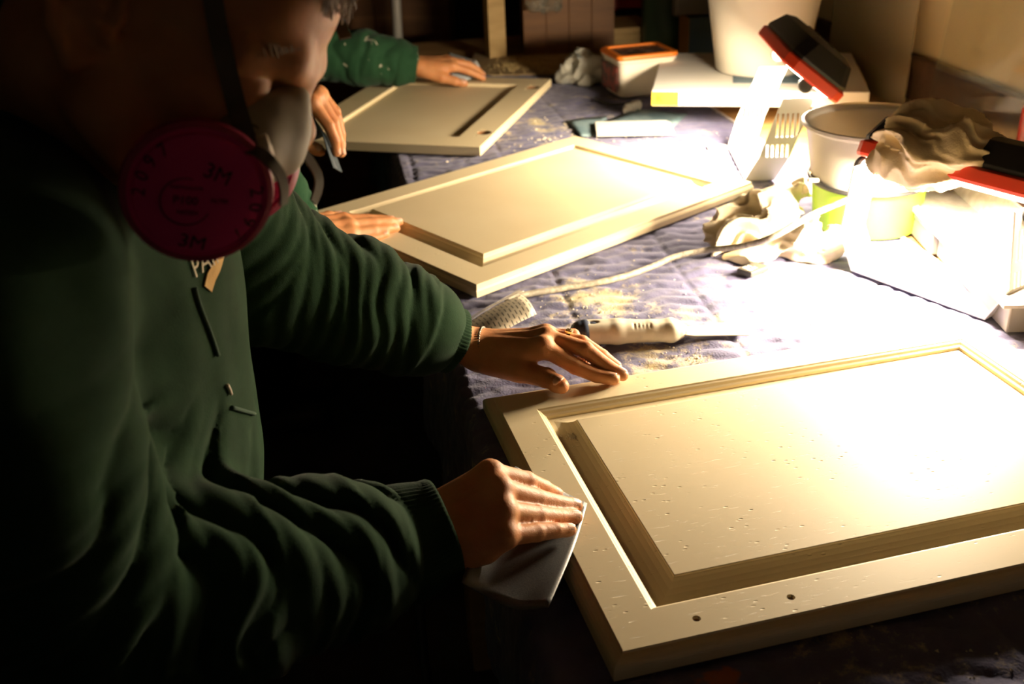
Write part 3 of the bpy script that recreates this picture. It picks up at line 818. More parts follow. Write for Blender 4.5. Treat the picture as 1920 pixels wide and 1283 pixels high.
# putty knife
kA, kB = W(1092, 623, z=.919), W(1276, 619, z=.916); kT = W(1402, 615, z=.9065)
kn = thing('putty_knife', 'cream-handled putty knife lying on the blanket between the doors', 'putty knife', (kA[0], kA[1], ZT))
S = Solid(); g = Grp(.004); kd = nrm(kB - kA); kL = np.linalg.norm(kB - kA); ku = V(0, 0, 1); ksd = np.cross(ku, kd)
at_ = lambda t, s_=0, z=0: kA + kd * kL * t + ksd * s_ + ku * z
for t0, t1, w0, w1, r0, r1 in ((.03, .35, .0050, .0050, .0145, .0150), (.35, .70, .0050, .0040, .0150, .0128), (.70, .90, .0040, .0050, .0128, .0140), (.90, .97, .0050, .0035, .0140, .0110)):
    for s_ in (-1, 1): g.cap(at_(t0, s_ * w0), at_(t1, s_ * w1), r0, r1)
S.add(g, .01)
for t0 in (.52, .56, .60, .64, .68):
    cg = Grp(.001); cg.cap(at_(t0, -.022, .008), at_(t0, -.004, .0150), .0014); S.carve(cg, .001)
hg_ = Grp(.002); hg_.ellip(at_(.10, 0, .0155), np.stack([kd, ksd, ku]), V(.0085, .0045, .006)); S.carve(hg_, .001)
link('handle', S.mesh('handle', .0016), mat('cream_grip', (.66, .60, .46), .5, noise=(60, (.58, .52, .40), .45, .6)), kn)
S = Solid(); g = Grp(.006)
for s_ in (-1, 1): g.cap(at_(-.020, s_ * .005), at_(.020, s_ * .0056), .0135, .0150)
S.add(g, .005); link('butt_cap', S.mesh('butt', .0016), mat('navy_plastic', (.045, .06, .10), .45), kn)
S = Solid(); g = Grp(.002); g.ellip(at_(.10, 0, .0108), np.stack([kd, ksd, ku]), V(.0080, .0042, .0035)); S.add(g, .001); link('hang_hole', S.mesh('hole', .0012), MATS['navy_plastic'], kn)
S = Solid(); g = Grp(.004)
for s_ in (-1, 1): g.cap(at_(.97, s_ * .003), at_(1.03, s_ * .004), .0098, .0062)
S.add(g, .004); link('ferrule', S.mesh('ferrule', .0016), mat('pale_blue_plastic', (.45, .52, .60), .45), kn)
b0, b1 = at_(1.0, -.010, -.002), at_(1.0, .010, -.002); e0, e1_ = W(1405, 629, z=.9045), W(1391, 603, z=.9045)
m0, m1 = at_(1.12, -.014, -.003), at_(1.12, .014, -.003)
bm_v = [b0, m0, e0, e1_, m1, b1]; vs = [p for p in bm_v] + [p + V(0, 0, .0014) for p in bm_v]
fs = [[5, 4, 3, 2, 1, 0], [6, 7, 8, 9, 10, 11]] + [[i, (i + 1) % 6, (i + 1) % 6 + 6, i + 6] for i in range(6)]
link('blade', mesh_np('blade', vs, fs), mat('plastered_blade', (.70, .60, .42), .55, noise=(50, (.74, .66, .48), .42, .58)), kn)

# grey case bars and aluminium profile behind the nearer light
M_CASE = mat('grey_case', (.20, .185, .17), .6, bump=(300, .2, .0006)); M_ALU = mat('dusty_aluminium', (.62, .59, .53), .5, metal=.3, noise=(80, (.52, .48, .42), .4, .6))
def bar(label, y0, y1):
    o = thing('grey_bar', label, 'bar', (.70, (y0 + y1) / 2, ZT), -.04, 'grey bars behind the nearer light'); L = abs(y1 - y0)
    MB().box((0, 0, .021), (.085, L, .042), bevel=.002).obj('bar_body', M_CASE, o, world_space=False); MB().box((-.0435, 0, .036), (.002, L * .96, .006), bevel=.0005).obj('groove_strip', M_ALU, o, world_space=False)
bar('shorter grey bar behind the nearer light, next to the lime tub', 1.688, 1.515); bar('longer grey bar behind the nearer light, nearest the frame edge', 1.512, 1.24)
o = thing('aluminium_profile', 'long pale aluminium profile lying on the grey bars', 'metal profile', (.715, 1.46, ZT + .0424), -.04)
MB().box((-.005, 0, .0025), (.13, .47, .005), bevel=.0008).obj('flange', M_ALU, o, world_space=False)
MB().box((.035, 0, .030), (.006, .47, .055), (0, .35, 0), bevel=.0008).obj('web', M_ALU, o, world_space=False)
MB().box((.055, 0, .058), (.05, .47, .005), bevel=.0008).obj('top_flange', M_ALU, o, world_space=False)
MB().box((-.066, .10, .0062), (.012, .18, .008), bevel=.001).obj('lip', M_ALU, o, world_space=False)

# orange-lidded tub
f0, f1_ = W(1163, 188, z=.9), W(1264, 177, z=.9); ang = math.atan2((f1_ - f0)[1], (f1_ - f0)[0]); fw = np.linalg.norm(f1_ - f0)
ot = thing('storage_tub', 'white plastic storage tub with an orange-rimmed lid and dark label', 'tub', (f0[0], f0[1], ZT), ang)
def rrect(x0, y0, x1, y1, r, n=5):
    out = []
    for cx, cy, a in ((x1 - r, y1 - r, 0), (x0 + r, y1 - r, 1), (x0 + r, y0 + r, 2), (x1 - r, y0 + r, 3)):
        for k_ in range(n + 1): t = (a + k_ / n) * math.pi / 2; out.append((cx + r * math.cos(t), cy + r * math.sin(t)))
    return out
dp = .125
def rl(i, z, r=.016): return [V(x, y, z) for x, y in rrect(-i, -i, fw + i, dp + i, r)]
loft('tub_body', [rl(-.008, 0), rl(-.004, .004), rl(.002, .085), rl(.006, .088), rl(.006, .093)], M_WHITEP, ot, .0006)
loft('lid', [rl(.007, .0935, .018), rl(.009, .097, .018), rl(.008, .103, .018), rl(.004, .105, .016), rl(-.006, .105, .012), rl(-.008, .100, .012)], mat('orange_plastic', (.85, .22, .02), .45), ot, .0008)
loft('lid_window', [rl(-.0085, .0985, .012), rl(-.0085, .1015, .012)], mat('smoky_lid', (.10, .06, .045), .25, noise=(40, (.32, .24, .18), .5, .68)), ot)
MB().box((-.0062, dp * .5, .045), (.0012, dp * .86, .062)).obj('side_label', mat('dark_label', (.10, .03, .02), .5, noise=(50, (.35, .05, .03), .5, .55)), ot, world_space=False)

# crumpled wrapper, paper ball, bracket and sheets round the tub
me = crumple([(W(1070, 135, z=.925), W(1090, 112, z=.96), .028, .020), (W(1088, 140, z=.92), W(1122, 130, z=.935), .026, .028), (W(1060, 148, z=.91), W(1100, 155, z=.908), .016, .012)], .022, 20, 21.0, .004, k=.02, floor=.9005)
tag(link('plastic_wrapper', me, mat('grey_wrapper', (.46, .45, .38), .45, noise=(12, (.20, .26, .30), .52, .62))), 'crumpled grey white wrapper left of the orange-lidded tub', 'wrapper')
me = crumple([(W(1178, 205, z=.91), W(1196, 195, z=.918), .010, .008)], .012, 40, 31.0, .0025, k=.01, floor=.9005)
tag(link('paper_scrap', me, mat('paper_scrap', (.55, .52, .46), .8)), 'small crumpled paper scrap in front of the orange-lidded tub', 'paper')
p0, p1, p2 = W(1118, 186, z=.906), W(1150, 196, z=.908), W(1205, 190, z=.908)
br_ = thing('scraper_blade_holder', 'small black metal bracket in front of the orange-lidded tub', 'bracket', (p1[0], p1[1], ZT))
MB().tube(spline([p0, p1, p2], 6), [.004] * 13, 8).obj('bracket_bar', M_RUBBER, br_, smooth=True); MB().tube([p0 - V(0, .012, 0), p0 + V(0, .012, 0)], .0035, 8).obj('bracket_foot', M_RUBBER, br_)
def flat_sheet(name, pix, z, th, material, label, cat, n=6, lift=0.0):
    """thin sheet lying on the blanket: outline given by its corners, slightly wavy"""
    a, b, c, d = [W(x, y, z=z) for x, y in pix]; vs = []; fs = []
    for i in range(n + 1):
        for j in range(n + 1):
            u, v = i / n, j / n; p = (a * (1 - u) + b * u) * (1 - v) + (d * (1 - u) + c * u) * v; vs.append(p + V(0, 0, .0012 * math.sin(5 * u + 3 * v) + lift * v))
    for i in range(n):
        for j in range(n): x = i * (n + 1) + j; fs.append([x, x + n + 1, x + n + 2, x + 1])
    me = mesh_np(name, vs, fs, True); o = link(name, me, material); md = o.modifiers.new('t', 'SOLIDIFY'); md.thickness = th; md.offset = 1
    return tag(o, label, cat)
M_TEAL = mat('teal_paper', (.10, .17, .20), .8, noise=(25, (.18, .26, .28), .4, .65))
flat_sheet('paper_sheet', ((1195, 205), (1290, 212), (1262, 240), (1130, 228)), .903, .0006, M_TEAL, 'upper teal blue paper sheet behind the folded white paper', 'paper')
flat_sheet('paper_sheet', ((1062, 226), (1140, 216), (1128, 252), (1090, 256)), .9035, .0006, M_TEAL, 'left teal blue paper sheet under the folded white paper', 'paper')
M_WPAP = mat('white_paper', (.78, .77, .70), .7)
fp = thing('folded_paper', 'white folded sandpaper strip lying on the teal sheets', 'paper', tuple(W(1190, 245, z=ZT)))
for zz, px4 in ((.9055, ((1114, 231), (1256, 229), (1266, 253), (1119, 256))), (.9085, ((1116, 229), (1250, 227), (1262, 249), (1119, 252)))):
    a, b, c, d = [W(x, y, z=zz) for x, y in px4]; vs = [a, b, c, d] + [p + V(0, 0, .0012) for p in (a, b, c, d)]
    link('paper_layer', mesh_np('l', vs, [[3, 2, 1, 0], [4, 5, 6, 7], [0, 1, 5, 4], [1, 2, 6, 5], [2, 3, 7, 6], [3, 0, 4, 7]]), M_WPAP, fp)
flat_sheet('tape_strip', ((1322, 271), (1378, 272), (1380, 279), (1330, 282)), .9035, .0006, M_WPAP, 'short white strip of tape on the blanket behind the middle door', 'tape')

# white and blue box on a timber block, big white bucket on it
M_BOXW = mat('box_white', (.74, .72, .66), .6); M_BOXB = mat('box_blue', (.07, .13, .18), .6); M_BOXY = mat('box_yellow', (.85, .50, .03), .5)
zb = .948; bx0, bx1 = W(1221, 199, z=zb), W(1455, 201, z=zb); bang = math.atan2((bx1 - bx0)[1], (bx1 - bx0)[0]) 
ob = thing('flat_box', 'flat white and blue printed box with a yellow corner, under the big bucket', 'box', tuple(bx0), bang)
BW, BD, BH = .46, .40, .034
MB().box((BW / 2, BD / 2, BH / 2), (BW, BD, BH), bevel=.002).obj('box_body', M_BOXW, ob, world_space=False)
MB().box((.030, -.0006, BH / 2), (.058, .0016, BH - .004)).obj('yellow_label', M_BOXY, ob, world_space=False)
for x, y, w, d in ((.26, .15, .17, .15), (.26, .345, .17, .08)):
    MB().box((x, y, BH + .0004), (w, d, .0012)).obj('blue_print', M_BOXB, ob, world_space=False)
me = text_mesh('K', .022, .0004); o = link('lettering', me, mat('orange_print', (.62, .22, .01), .5)); o.parent = ob; o.matrix_basis = Matrix.Translation((.018, -.0018, BH / 2)) @ Matrix.Rotation(math.pi / 2, 4, 'X')
wb = W(1440, 205, z=.9)
tag(MB().box((wb[0] + .10, wb[1] + .13, .9218), (.30, .20, .0515), (0, 0, bang), bevel=.002).obj('timber_block', M_PINE), 'pine timber block carrying the flat white and blue box', 'timber')
bc_ = W(1437, 146, z=zb + BH) + V(.005, .09, 0)
bk = thing('bucket', 'big opaque white bucket standing on the flat printed box', 'bucket', (bc_[0], bc_[1], zb + BH + .001))
MB().lathe([(.001, 0), (.096, 0), (.101, .004), (.133, .205), (.138, .208), (.142, .210), (.142, .222), (.137, .224), (.130, .220), (.098, .008), (.001, .006)], n=64, cap=False).obj('bucket_body', M_WHITEP, bk, angle=.6, world_space=False)
MB().tube([V(.142 * math.cos(a), .142 * math.sin(a), .212 - .0 + .03 * math.sin((a + .2) * 1.0)) for a in np.linspace(-.2, math.pi + .2, 30)], .003, 8).obj('bucket_handle', M_STEEL, bk, smooth=True, world_space=False)

# things at the back of the bench
M_BLUE = mat('blue_carton', (.05, .10, .16), .7, noise=(8, (.07, .13, .19), .4, .6)); M_ORC = mat('carton_edge', (.45, .24, .08), .8)
p = W(1323, 116, z=.9); o = thing('carton', 'dark blue carton standing behind the big white bucket', 'carton', (p[0], p[1], ZT), .1)
MB().box((0, .05, .06), (.10, .10, .118), bevel=.001).obj('carton_body', M_BLUE, o, world_space=False); MB().box((-.0508, .05, .06), (.002, .098, .116)).obj('carton_side', M_ORC, o, world_space=False)
MB().box((0, .05, .1196), (.101, .02, .0012)).obj('tape', M_WPAP, o, world_space=False)
o2 = thing('case', 'flat grey plastic case standing on the blue carton', 'case', (p[0] - .005, p[1] + .03, ZT + .1206), .1)
MB().box((-.01, .0, .09), (.155, .03, .178), bevel=.008, seg=3).obj('case_body', mat('grey_ribbed', (.17, .155, .145), .6, bump=(150, .5, .002)), o2, world_space=False)
for zz in (.03, .06, .09, .12, .15): MB().box((-.01, -.0155, zz), (.135, .002, .004)).obj('rib', MATS['grey_ribbed'], o2, world_space=False)
p = W(1250, 96, z=.9); o = thing('canister', 'tall green canister behind the orange-lidded tub', 'canister', (p[0], p[1] + .06, ZT))
MB().lathe([(.001, 0), (.060, 0), (.064, .005), (.066, .10), (.066, .26), (.060, .275), (.03, .285), (.03, .30), (.001, .30)], n=48, cap=False).obj('canister_body', mat('green_plastic', (.05, .10, .055), .45), o, angle=.6, world_space=False)
MB().lathe([(.033, .285), (.034, .288), (.034, .315), (.03, .318), (.001, .318)], n=32, cap=False).obj('cap', M_BLACK, o, angle=.6, world_space=False)
p = W(1178, 88, z=.9)
for i, (dx, w, lb) in enumerate(((0, .155, 'lowest board of the small pile left of the green canister'), (.006, .150, 'middle board of the small pile left of the green canister'), (-.004, .145, 'topmost pale board of the small pile left of the green canister'))):
    tag(MB().box((p[0] + dx, p[1] + .10, ZT + .009 + i * .0185), (w, .20, .018), (0, 0, .12 + .03 * i), bevel=.001).obj('board', M_PINE), lb, 'board', 'boards at the back of the bench')
p = W(1068, 104, z=.9); o = thing('crate', 'upright brown wooden crate at the back of the bench', 'crate', (p[0], p[1] + .02, ZT), .02)
for i in range(4): MB().box((-.099 + i * .066, 0, .19), (.0648, .014, .38), bevel=.001).obj('plank', M_BROWN, o, world_space=False)
MB().box((0, .11, .19), (.262, .2, .378)).obj('crate_back', M_BROWN, o, world_space=False)
me = crumple([(W(1000, 12, d=2.98), W(1040, 4, d=2.98), .018, .020), (W(1000, 8, d=2.98), W(1020, -20, d=2.98), .016, .012)], .016, 30, 41.0, .003, k=.012)
tag(link('plastic_packet', me, mat('clear_packet', (.92, .88, .76), .06, trans=.85, spec=.9, coat=1.0)), 'shiny clear plastic packet hanging in front of the wooden crate', 'packet')
p = W(930, 112, z=.9)
tag(MB().box((p[0], p[1] + .03, 1.75), (.052, .042, 1.70), (0, 0, .35), bevel=.002).obj('timber_post', M_PINE), 'upright pine post standing at the back of the bench', 'post')
sc_ = W(990, 118, z=.9)
tag(MB().box((.14, 3.03, .9025), (.46, .30, .004), (0, 0, -.1), bevel=.001).obj('cardboard_sheet', mat('cardboard', (.30, .20, .09), .9, noise=(30, (.40, .30, .15), .4, .6))), 'brown cardboard sheet at the far end of the bench', 'cardboard')
crumbs('sawdust', [(sc_[0] - .02, sc_[1] - .05, .905, .09, 700, .0035)], 8, mat('sawdust', (.58, .44, .20), .95), 'heap of pale sawdust on the cardboard beyond the far door', 'sawdust')
p = W(1165, 20, d=3.45); o = thing('tool_case', 'red plastic tool case on a dark stand behind the boards', 'tool case', (p[0], p[1] + .06, p[2]), .05)
MB().box((0, 0, .06), (.19, .12, .12), bevel=.008).obj('case_body', mat('red_case', (.36, .02, .012), .45), o, world_space=False); MB().box((0, -.062, .07), (.05, .008, .03), bevel=.002).obj('latch', M_BLACK, o, world_space=False)
MB().tube([V(-.04, 0, .12), V(-.04, 0, .15), V(.04, 0, .15), V(.04, 0, .12)], .007, 8).obj('handle', M_BLACK, o, world_space=False)
tag(MB().box((p[0], p[1] + .09, (p[2] + ZT) / 2 - .002), (.34, .20, p[2] - ZT - .006), (0, 0, .05), bevel=.002).obj('stand_box', mat('black_box', (.02, .014, .01), .8)), 'dark box stand under the red tool case', 'box')
# tall dark furniture and a leaning pipe in the gloom beyond
o = thing('cupboard', 'tall dark brown cupboard in the gloom behind the far worker', 'cupboard', (-.45, 4.0, 0), 0)
MB().box((0, .2, 1.0), (.55, .4, 2.0), bevel=.003).obj('cupboard_body', M_BROWN, o, world_space=False)
for x in (-.137, .137):
    d_ = MB().box((x, -.009, 1.0), (.268, .016, 1.96), bevel=.002).obj('cupboard_door', M_BROWN, o, world_space=False); MB().box((x * .25, -.022, 1.05), (.012, .014, .12), bevel=.002).obj('handle', M_STEEL, d_, world_space=False)
tag(MB().tube([V(-.36, 3.55, 0.02), V(-.30, 3.62, 2.0)], .016, 14).obj('pipe', M_STEEL, smooth=True), 'grey metal pipe leaning in the gloom behind the far worker', 'pipe')

# glass and plastic sheets leaning on the wall, red can at the frame edge
def lean_sheet(name, s0, s1, z0, z1, foot, th, material, label, cat, shear=0.0):
    a, b = TB(s0, foot, z0), TB(s1, foot, z0); c, d = TB(s1 + shear, 1.19, z1), TB(s0 + shear, 1.19, z1); n = nrm(np.cross(b - a, d - a)); vs = [a, b, c, d] + [x + n * th for x in (a, b, c, d)]
    o = link(name, mesh_np(name, vs, [[3, 2, 1, 0], [4, 5, 6, 7], [0, 1, 5, 4], [1, 2, 6, 5], [2, 3, 7, 6], [3, 0, 4, 7]]), material); return tag(o, label, cat)
M_GLASS = mat('dusty_glass', (.80, .92, .78), .06, trans=1.0, alpha=.32)
M_FROST = mat('frosted_sheet', (.88, .74, .48), .6, trans=.1, alpha=.38)
lean_sheet('plastic_sheet', 1.58, 1.98, ZT - .005, 1.50, 1.165, .002, M_FROST, 'cloudy plastic sheet leaning on the wall behind the bucket', 'plastic sheet', .02)
lean_sheet('glass_pane', .75, 1.42, ZT - .005, 1.55, 1.12, .005, M_GLASS, 'dusty glass pane with a green edge leaning on the wall at right', 'glass pane')
p = W(1932, 318, z=.9); o = thing('spray_can', 'red can at the right edge of the bench by the wall', 'can', (p[0], p[1], ZT))
MB().lathe([(.001, 0), (.030, 0), (.033, .003), (.033, .11), (.030, .118), (.015, .126), (.015, .14), (.001, .14)], n=32, cap=False).obj('can_body', mat('can_red', (.45, .02, .015), .35), o, angle=.6, world_space=False)
MB().lathe([(.016, .130), (.018, .132), (.018, .155), (.001, .157)], n=24, cap=False).obj('can_cap', M_BLACK, o, angle=.6, world_space=False)

# under the bench: power strip with a red light, hanging black lead
p = W(847, 735, d=1.55)
o = thing('power_strip', 'black power strip with a small red light below the bench front', 'power strip', (p[0] + .02, p[1], p[2] - .02), T_ROT)
MB().box((0, 0, .02), (.26, .05, .04), bevel=.004).obj('strip_body', M_BLACK, o, world_space=False)
MB().lathe([(.004, 0), (.004, .002), (.001, .003)], (-.01, .026, .02), 14, (-math.pi / 2, 0, 0)).obj('red_light', mat('red_pilot', (.6, .02, .01), .4, emit=((1, .05, .02), .35)), o, world_space=False)
for i in range(4): MB().lathe([(.016, 0), (.017, .002), (.013, .002), (.012, .0005)], (-.09 + .05 * i, 0, .04), 20).obj('socket', M_RUBBER, o, world_space=False)
hc = [W(785, 1060, d=1.05), W(788, 1150, d=1.06), W(795, 1240, d=1.07), W(802, 1330, d=1.08)]
hc = [V(-.135, .83, .87), hc[0], hc[1], hc[2], hc[3], V(-.12, .75, .30), V(-.20, .80, .012), V(-.34, 1.0, .010)]
tag(MB().tube(spline(hc, 8), .0055, 10).obj('lead', M_RUBBER, smooth=True), 'black electric lead hanging in front of the bench', 'lead')
# ------------------------------------------------------------------ people
_MC = {'I': (.092, .027, 0), 'M': (.092, .006, .004), 'R': (.086, -.014, .002), 'L': (.079, -.032, -.004)}
_PH = {'I': (.043, .026, .020), 'M': (.048, .030, .021), 'R': (.044, .028, .021), 'L': (.035, .021, .018)}
_RD = {'I': (.0108, .0094, .0083, .0070), 'M': (.0110, .0097, .0085, .0072), 'R': (.0104, .0091, .0080, .0068), 'L': (.0094, .0080, .0071, .0061)}
def hand_joints(h):
    R = np.array(h['R']); pos = V(*h['p']); sc = h['sc']; fl = h['fl']
    f, l, n = R[:, 0], R[:, 1], R[:, 2]; out = {'W': pos, 'f': f, 'l': l, 'n': n, 'nail': []}
    for k in 'IMRL':
        ps = [pos + sc * (_MC[k][0] * f + _MC[k][1] * l + _MC[k][2] * n)]; a = fl[k]
        d = math.cos(a[3]) * f + math.sin(a[3]) * l; ang = 0
        for i in range(3):
            ang += a[i]; dd = math.cos(ang) * d - math.sin(ang) * n; ps.append(ps[-1] + sc * _PH[k][i] * dd)
        out[k] = ps; dn = math.cos(ang) * n + math.sin(ang) * d
        out['nail'].append((ps[2] * .18 + ps[3] * .82, dd, dn, sc * _RD[k][3]))
    t = fl['T']; c = pos + sc * (.020 * f + .024 * l - .010 * n)
    d = math.cos(t[1]) * (math.cos(t[0]) * f + math.sin(t[0]) * l) - math.sin(t[1]) * n
    b = -math.sin(t[0]) * f + math.cos(t[0]) * l
    ps = [c, c + sc * .046 * d]; ang = 0
    for i, Lk in ((2, .034), (3, .026)):
        ang += t[i]; dd = math.cos(ang) * d - math.sin(ang) * b; ps.append(ps[-1] + sc * Lk * dd)
    out['T'] = ps
    dn = nrm(n * .8 + l * .35); dn = nrm(dn - dd * (dn @ dd))
    out['nail'].append((ps[2] * .2 + ps[3] * .8, dd, dn, sc * .0098))
    return out

def add_hand(S, h, elbow):
    j = hand_joints(h); sc = h['sc']; f, l, n, w = j['f'], j['l'], j['n'], j['W']
    pal = Grp(.011 * sc)
    for k in 'IMRL':
        pal.cap(w + sc * (.008 * f + l * _MC[k][1] * .55 - n * .002), j[k][0] - n * .003 * sc, .0165 * sc, (.0118 if k != 'L' else .0105) * sc)
        pal.ball(j[k][0] + n * .0022 * sc, .0105 * sc if k != 'L' else .0092 * sc)
    pal.cap(w + sc * (.015 * f - l * .020 - n * .008), j['L'][0] - f * .02 * sc - n * .008 * sc, .0150 * sc, .0120 * sc)
    pal.cap(w + sc * (.012 * f + l * .016 - n * .008), j['T'][1], .0165 * sc, .0128 * sc)
    pal.cap(j['T'][0] + f * .012 * sc, j['I'][0] - f * .018 * sc - n * .006 * sc, .012 * sc, .0085 * sc)
    e = V(*elbow); dr = nrm(e - w)
    for s_ in (-1, 1):
        pal.chain([w + f * .006 * sc + l * s_ * .0105 * sc - n * .002, w + dr * .035 * sc + l * s_ * .0095 * sc, w + dr * .10 + l * s_ * .010, e + l * s_ * .006], [.0185 * sc, .0195 * sc, .030, .040])
    S.add(pal, .01)
    td = Grp(.006)
    for k in 'IMRL':
        td.cap(w + sc * (.022 * f + l * _MC[k][1] * .45 + n * .0100), j[k][0] - f * .012 * sc + n * .0062 * sc, .0036 * sc, .0042 * sc)
    S.add(td, .007)
    for k in 'IMRL':
        r = [x * sc for x in _RD[k]]; g = Grp(.0016)
        g.chain(j[k], r)
        g.ball(j[k][1], r[1] * 1.01)
        g.ball(j[k][3] - (j[k][3] - j[k][2]) * .25, r[3] * 1.04)
        S.add(g, .0036)
    g = Grp(.002); g.chain(j['T'], [.0150 * sc, .0128 * sc, .0112 * sc, .0088 * sc]); g.ball(j['T'][2], .0119 * sc); g.ball(j['T'][3] * .7 + j['T'][2] * .3, .0108 * sc)
    S.add(g, .006)
    return j

def fingernails(j, parent, material):
    for p, d, n, r in j['nail']:
        bm = bmesh.new(); s_ = np.cross(n, d)
        rows = []
        for a in np.linspace(-1, 1, 7):
            row = []
            for b in np.linspace(-1, 1, 7):
                wd = math.sqrt(max(0.02, 1 - abs(a) ** 3.2)); th = b * wd * .95
                q = p + d * a * r * .86 + (n * math.cos(th) + s_ * math.sin(th)) * r * 1.03 * (1 if abs(b) < .99 else .95)
                row.append(bm.verts.new(Vector(q + n * r * (.06 - .03 * a * a))))
            rows.append(row)
        for x in range(6):
            for y in range(6): bm.faces.new((rows[x][y], rows[x][y + 1], rows[x + 1][y + 1], rows[x + 1][y]))
        bmesh.ops.recalc_face_normals(bm, faces=bm.faces)
        for f in bm.faces: f.smooth = True
        me = bpy.data.meshes.new('fingernail'); bm.to_mesh(me); bm.free()
        o = link('fingernail', me, material, parent)
        md = o.modifiers.new('t', 'SOLIDIFY'); md.thickness = .0006; md.offset = -1

class Head:
    def __init__(s, c, fwd, side, sc=1.0):
        """side = towards the person's right ear"""
        s.c = V(*c); s.s = nrm(side); f = V(*fwd); s.f = nrm(f - s.s * (f @ s.s)); s.u = np.cross(s.s, s.f); s.sc = sc
    def p(s, f, u, r): return s.c + s.sc * (f * s.f + u * s.u + r * s.s)
    def R(s): return np.stack([s.f, s.u, s.s])

def add_head(S, H, neck, nose=1.0):
    k = H.sc; p = H.p; R = H.R()
    g = Grp(.016)
    g.ellip(p(-.002, .052, 0), R, V(.099, .086, .077) * k)
    g.ellip(p(.048, .000, 0), R, V(.052, .078, .062) * k)
    g.ellip(p(.070, .060, 0), R, V(.030, .042, .054) * k)
    for s_ in (-1, 1):
        g.cap(p(.012, -.045, s_ * .052), p(.082, -.085, s_ * .016), .022 * k, .020 * k)
        g.cap(p(.030, -.005, s_ * .055), p(.074, -.020, s_ * .040), .016 * k, .019 * k)
        g.cap(p(.010, -.02, s_ * .058), p(.03, -.05, s_ * .052), .016 * k, .016 * k)
    g.cap(p(.085, -.088, -.012), p(.085, -.088, .012), .019 * k)
    g.ball(p(.082, -.055, 0), .030 * k)
    S.add(g, .012)
    b = Grp(.010)
    for s_ in (-1, 1): b.chain([p(.096, .026, s_ * .006), p(.092, .032, s_ * .028), p(.070, .026, s_ * .052)], [.0115 * k, .0115 * k, .0095 * k])
    S.add(b, .012)
    nz = Grp(.006); nz.chain([p(.096, .020, 0), p(.096 + .012 * nose, .020 - .020 * nose, 0), p(.096 + .026 * nose, .020 - .042 * nose, 0)], [.0085 * k, .0085 * k, .0125 * k])
    for s_ in (-1, 1): nz.ball(p(.096 + .012 * nose, .02 - .047 * nose, s_ * .012), .0095 * k)
    S.add(nz, .008)
    lp = Grp(.004); lp.cap(p(.101, -.050, -.016), p(.101, -.050, .016), .0075 * k); lp.cap(p(.099, -.062, -.014), p(.099, -.062, .014), .008 * k); S.add(lp, .004)
    cv = Grp(.008)
    for s_ in (-1, 1): cv.ellip(p(.100, .008, s_ * .035), R, V(.018, .0115, .020) * k)
    S.carve(cv, .010)
    ey = Grp(.004)
    for s_ in (-1, 1):
        ey.ellip(p(.0795, .007, s_ * .034), R, V(.0130, .0125, .0150) * k)
        ey.cap(p(.0905, .0005, s_ * .024), p(.0855, -.0005, s_ * .046), .0030 * k, .0026 * k)
    S.post.append((ey, .004))
    er = Grp(.004)
    for s_ in (-1, 1):
        q = lambda f, u, r: p(f, u, s_ * r)
        er.chain([q(.006, .004, .073), q(.004, .024, .079), q(-.012, .034, .084), q(-.028, .026, .087), q(-.031, .006, .086), q(-.021, -.014, .082), q(-.006, -.027, .078), q(.004, -.020, .074)], [.0040 * k, .0038 * k, .0038 * k, .0040 * k, .0044 * k, .0050 * k, .0068 * k, .004 * k])
        er.chain([q(-.006, .016, .078), q(-.018, .010, .080), q(-.018, -.006, .079), q(-.008, -.014, .077)], [.0035 * k, .0035 * k, .0035 * k, .004 * k])
        er.ellip(q(-.012, .004, .073), R, V(.020, .030, .006) * k); er.ball(q(.006, -.006, .074), .0055 * k)
    S.post.append((er, .005))
    nk = Grp(.02); nk.cap(p(-.025, -.03, 0), neck, .056 * k, .064); nk.cap(p(.015, -.055, 0), V(*neck) + H.f * .02, .042 * k, .055)
    S.add(nk, .02)

def skin_fn(nt, B, tc):
    N, L = nt.nodes, nt.links
    n1 = N.new('ShaderNodeTexNoise'); n1.inputs['Scale'].default_value = 28; n1.inputs['Detail'].default_value = 5; L.new(tc.outputs['Object'], n1.inputs['Vector'])
    L.new(ramp(nt, n1.outputs['Fac'], [(.3, (.50, .20, .075)), (.7, (.62, .29, .122))]), B.inputs['Base Color'])
    v = N.new('ShaderNodeTexVoronoi'); v.feature = 'DISTANCE_TO_EDGE'; v.inputs['Scale'].default_value = 620; L.new(tc.outputs['Object'], v.inputs['Vector'])
    n2 = N.new('ShaderNodeTexNoise'); n2.inputs['Scale'].default_value = 170; n2.inputs['Detail'].default_value = 4; L.new(tc.outputs['Object'], n2.inputs['Vector'])
    ad = N.new('ShaderNodeMath'); ad.operation = 'MULTIPLY_ADD'; L.new(v.outputs['Distance'], ad.inputs[0]); ad.inputs[1].default_value = .6; L.new(n2.outputs['Fac'], ad.inputs[2])
    b = N.new('ShaderNodeBump'); b.inputs['Strength'].default_value = .35; b.inputs['Distance'].default_value = .0012; L.new(ad.outputs[0], b.inputs['Height']); L.new(b.outputs['Normal'], B.inputs['Normal'])
M_SKIN = mat('skin', rough=.5, spec=.4, sss=.25, sss_rgb=(1, .3, .12), fn=skin_fn)
M_NAIL = mat('nail', (.66, .37, .26), .3, sss=.1)
M_HAIR = mat('hair', (.15, .078, .026), .5, noise=(260, (.22, .125, .045), .4, .65))

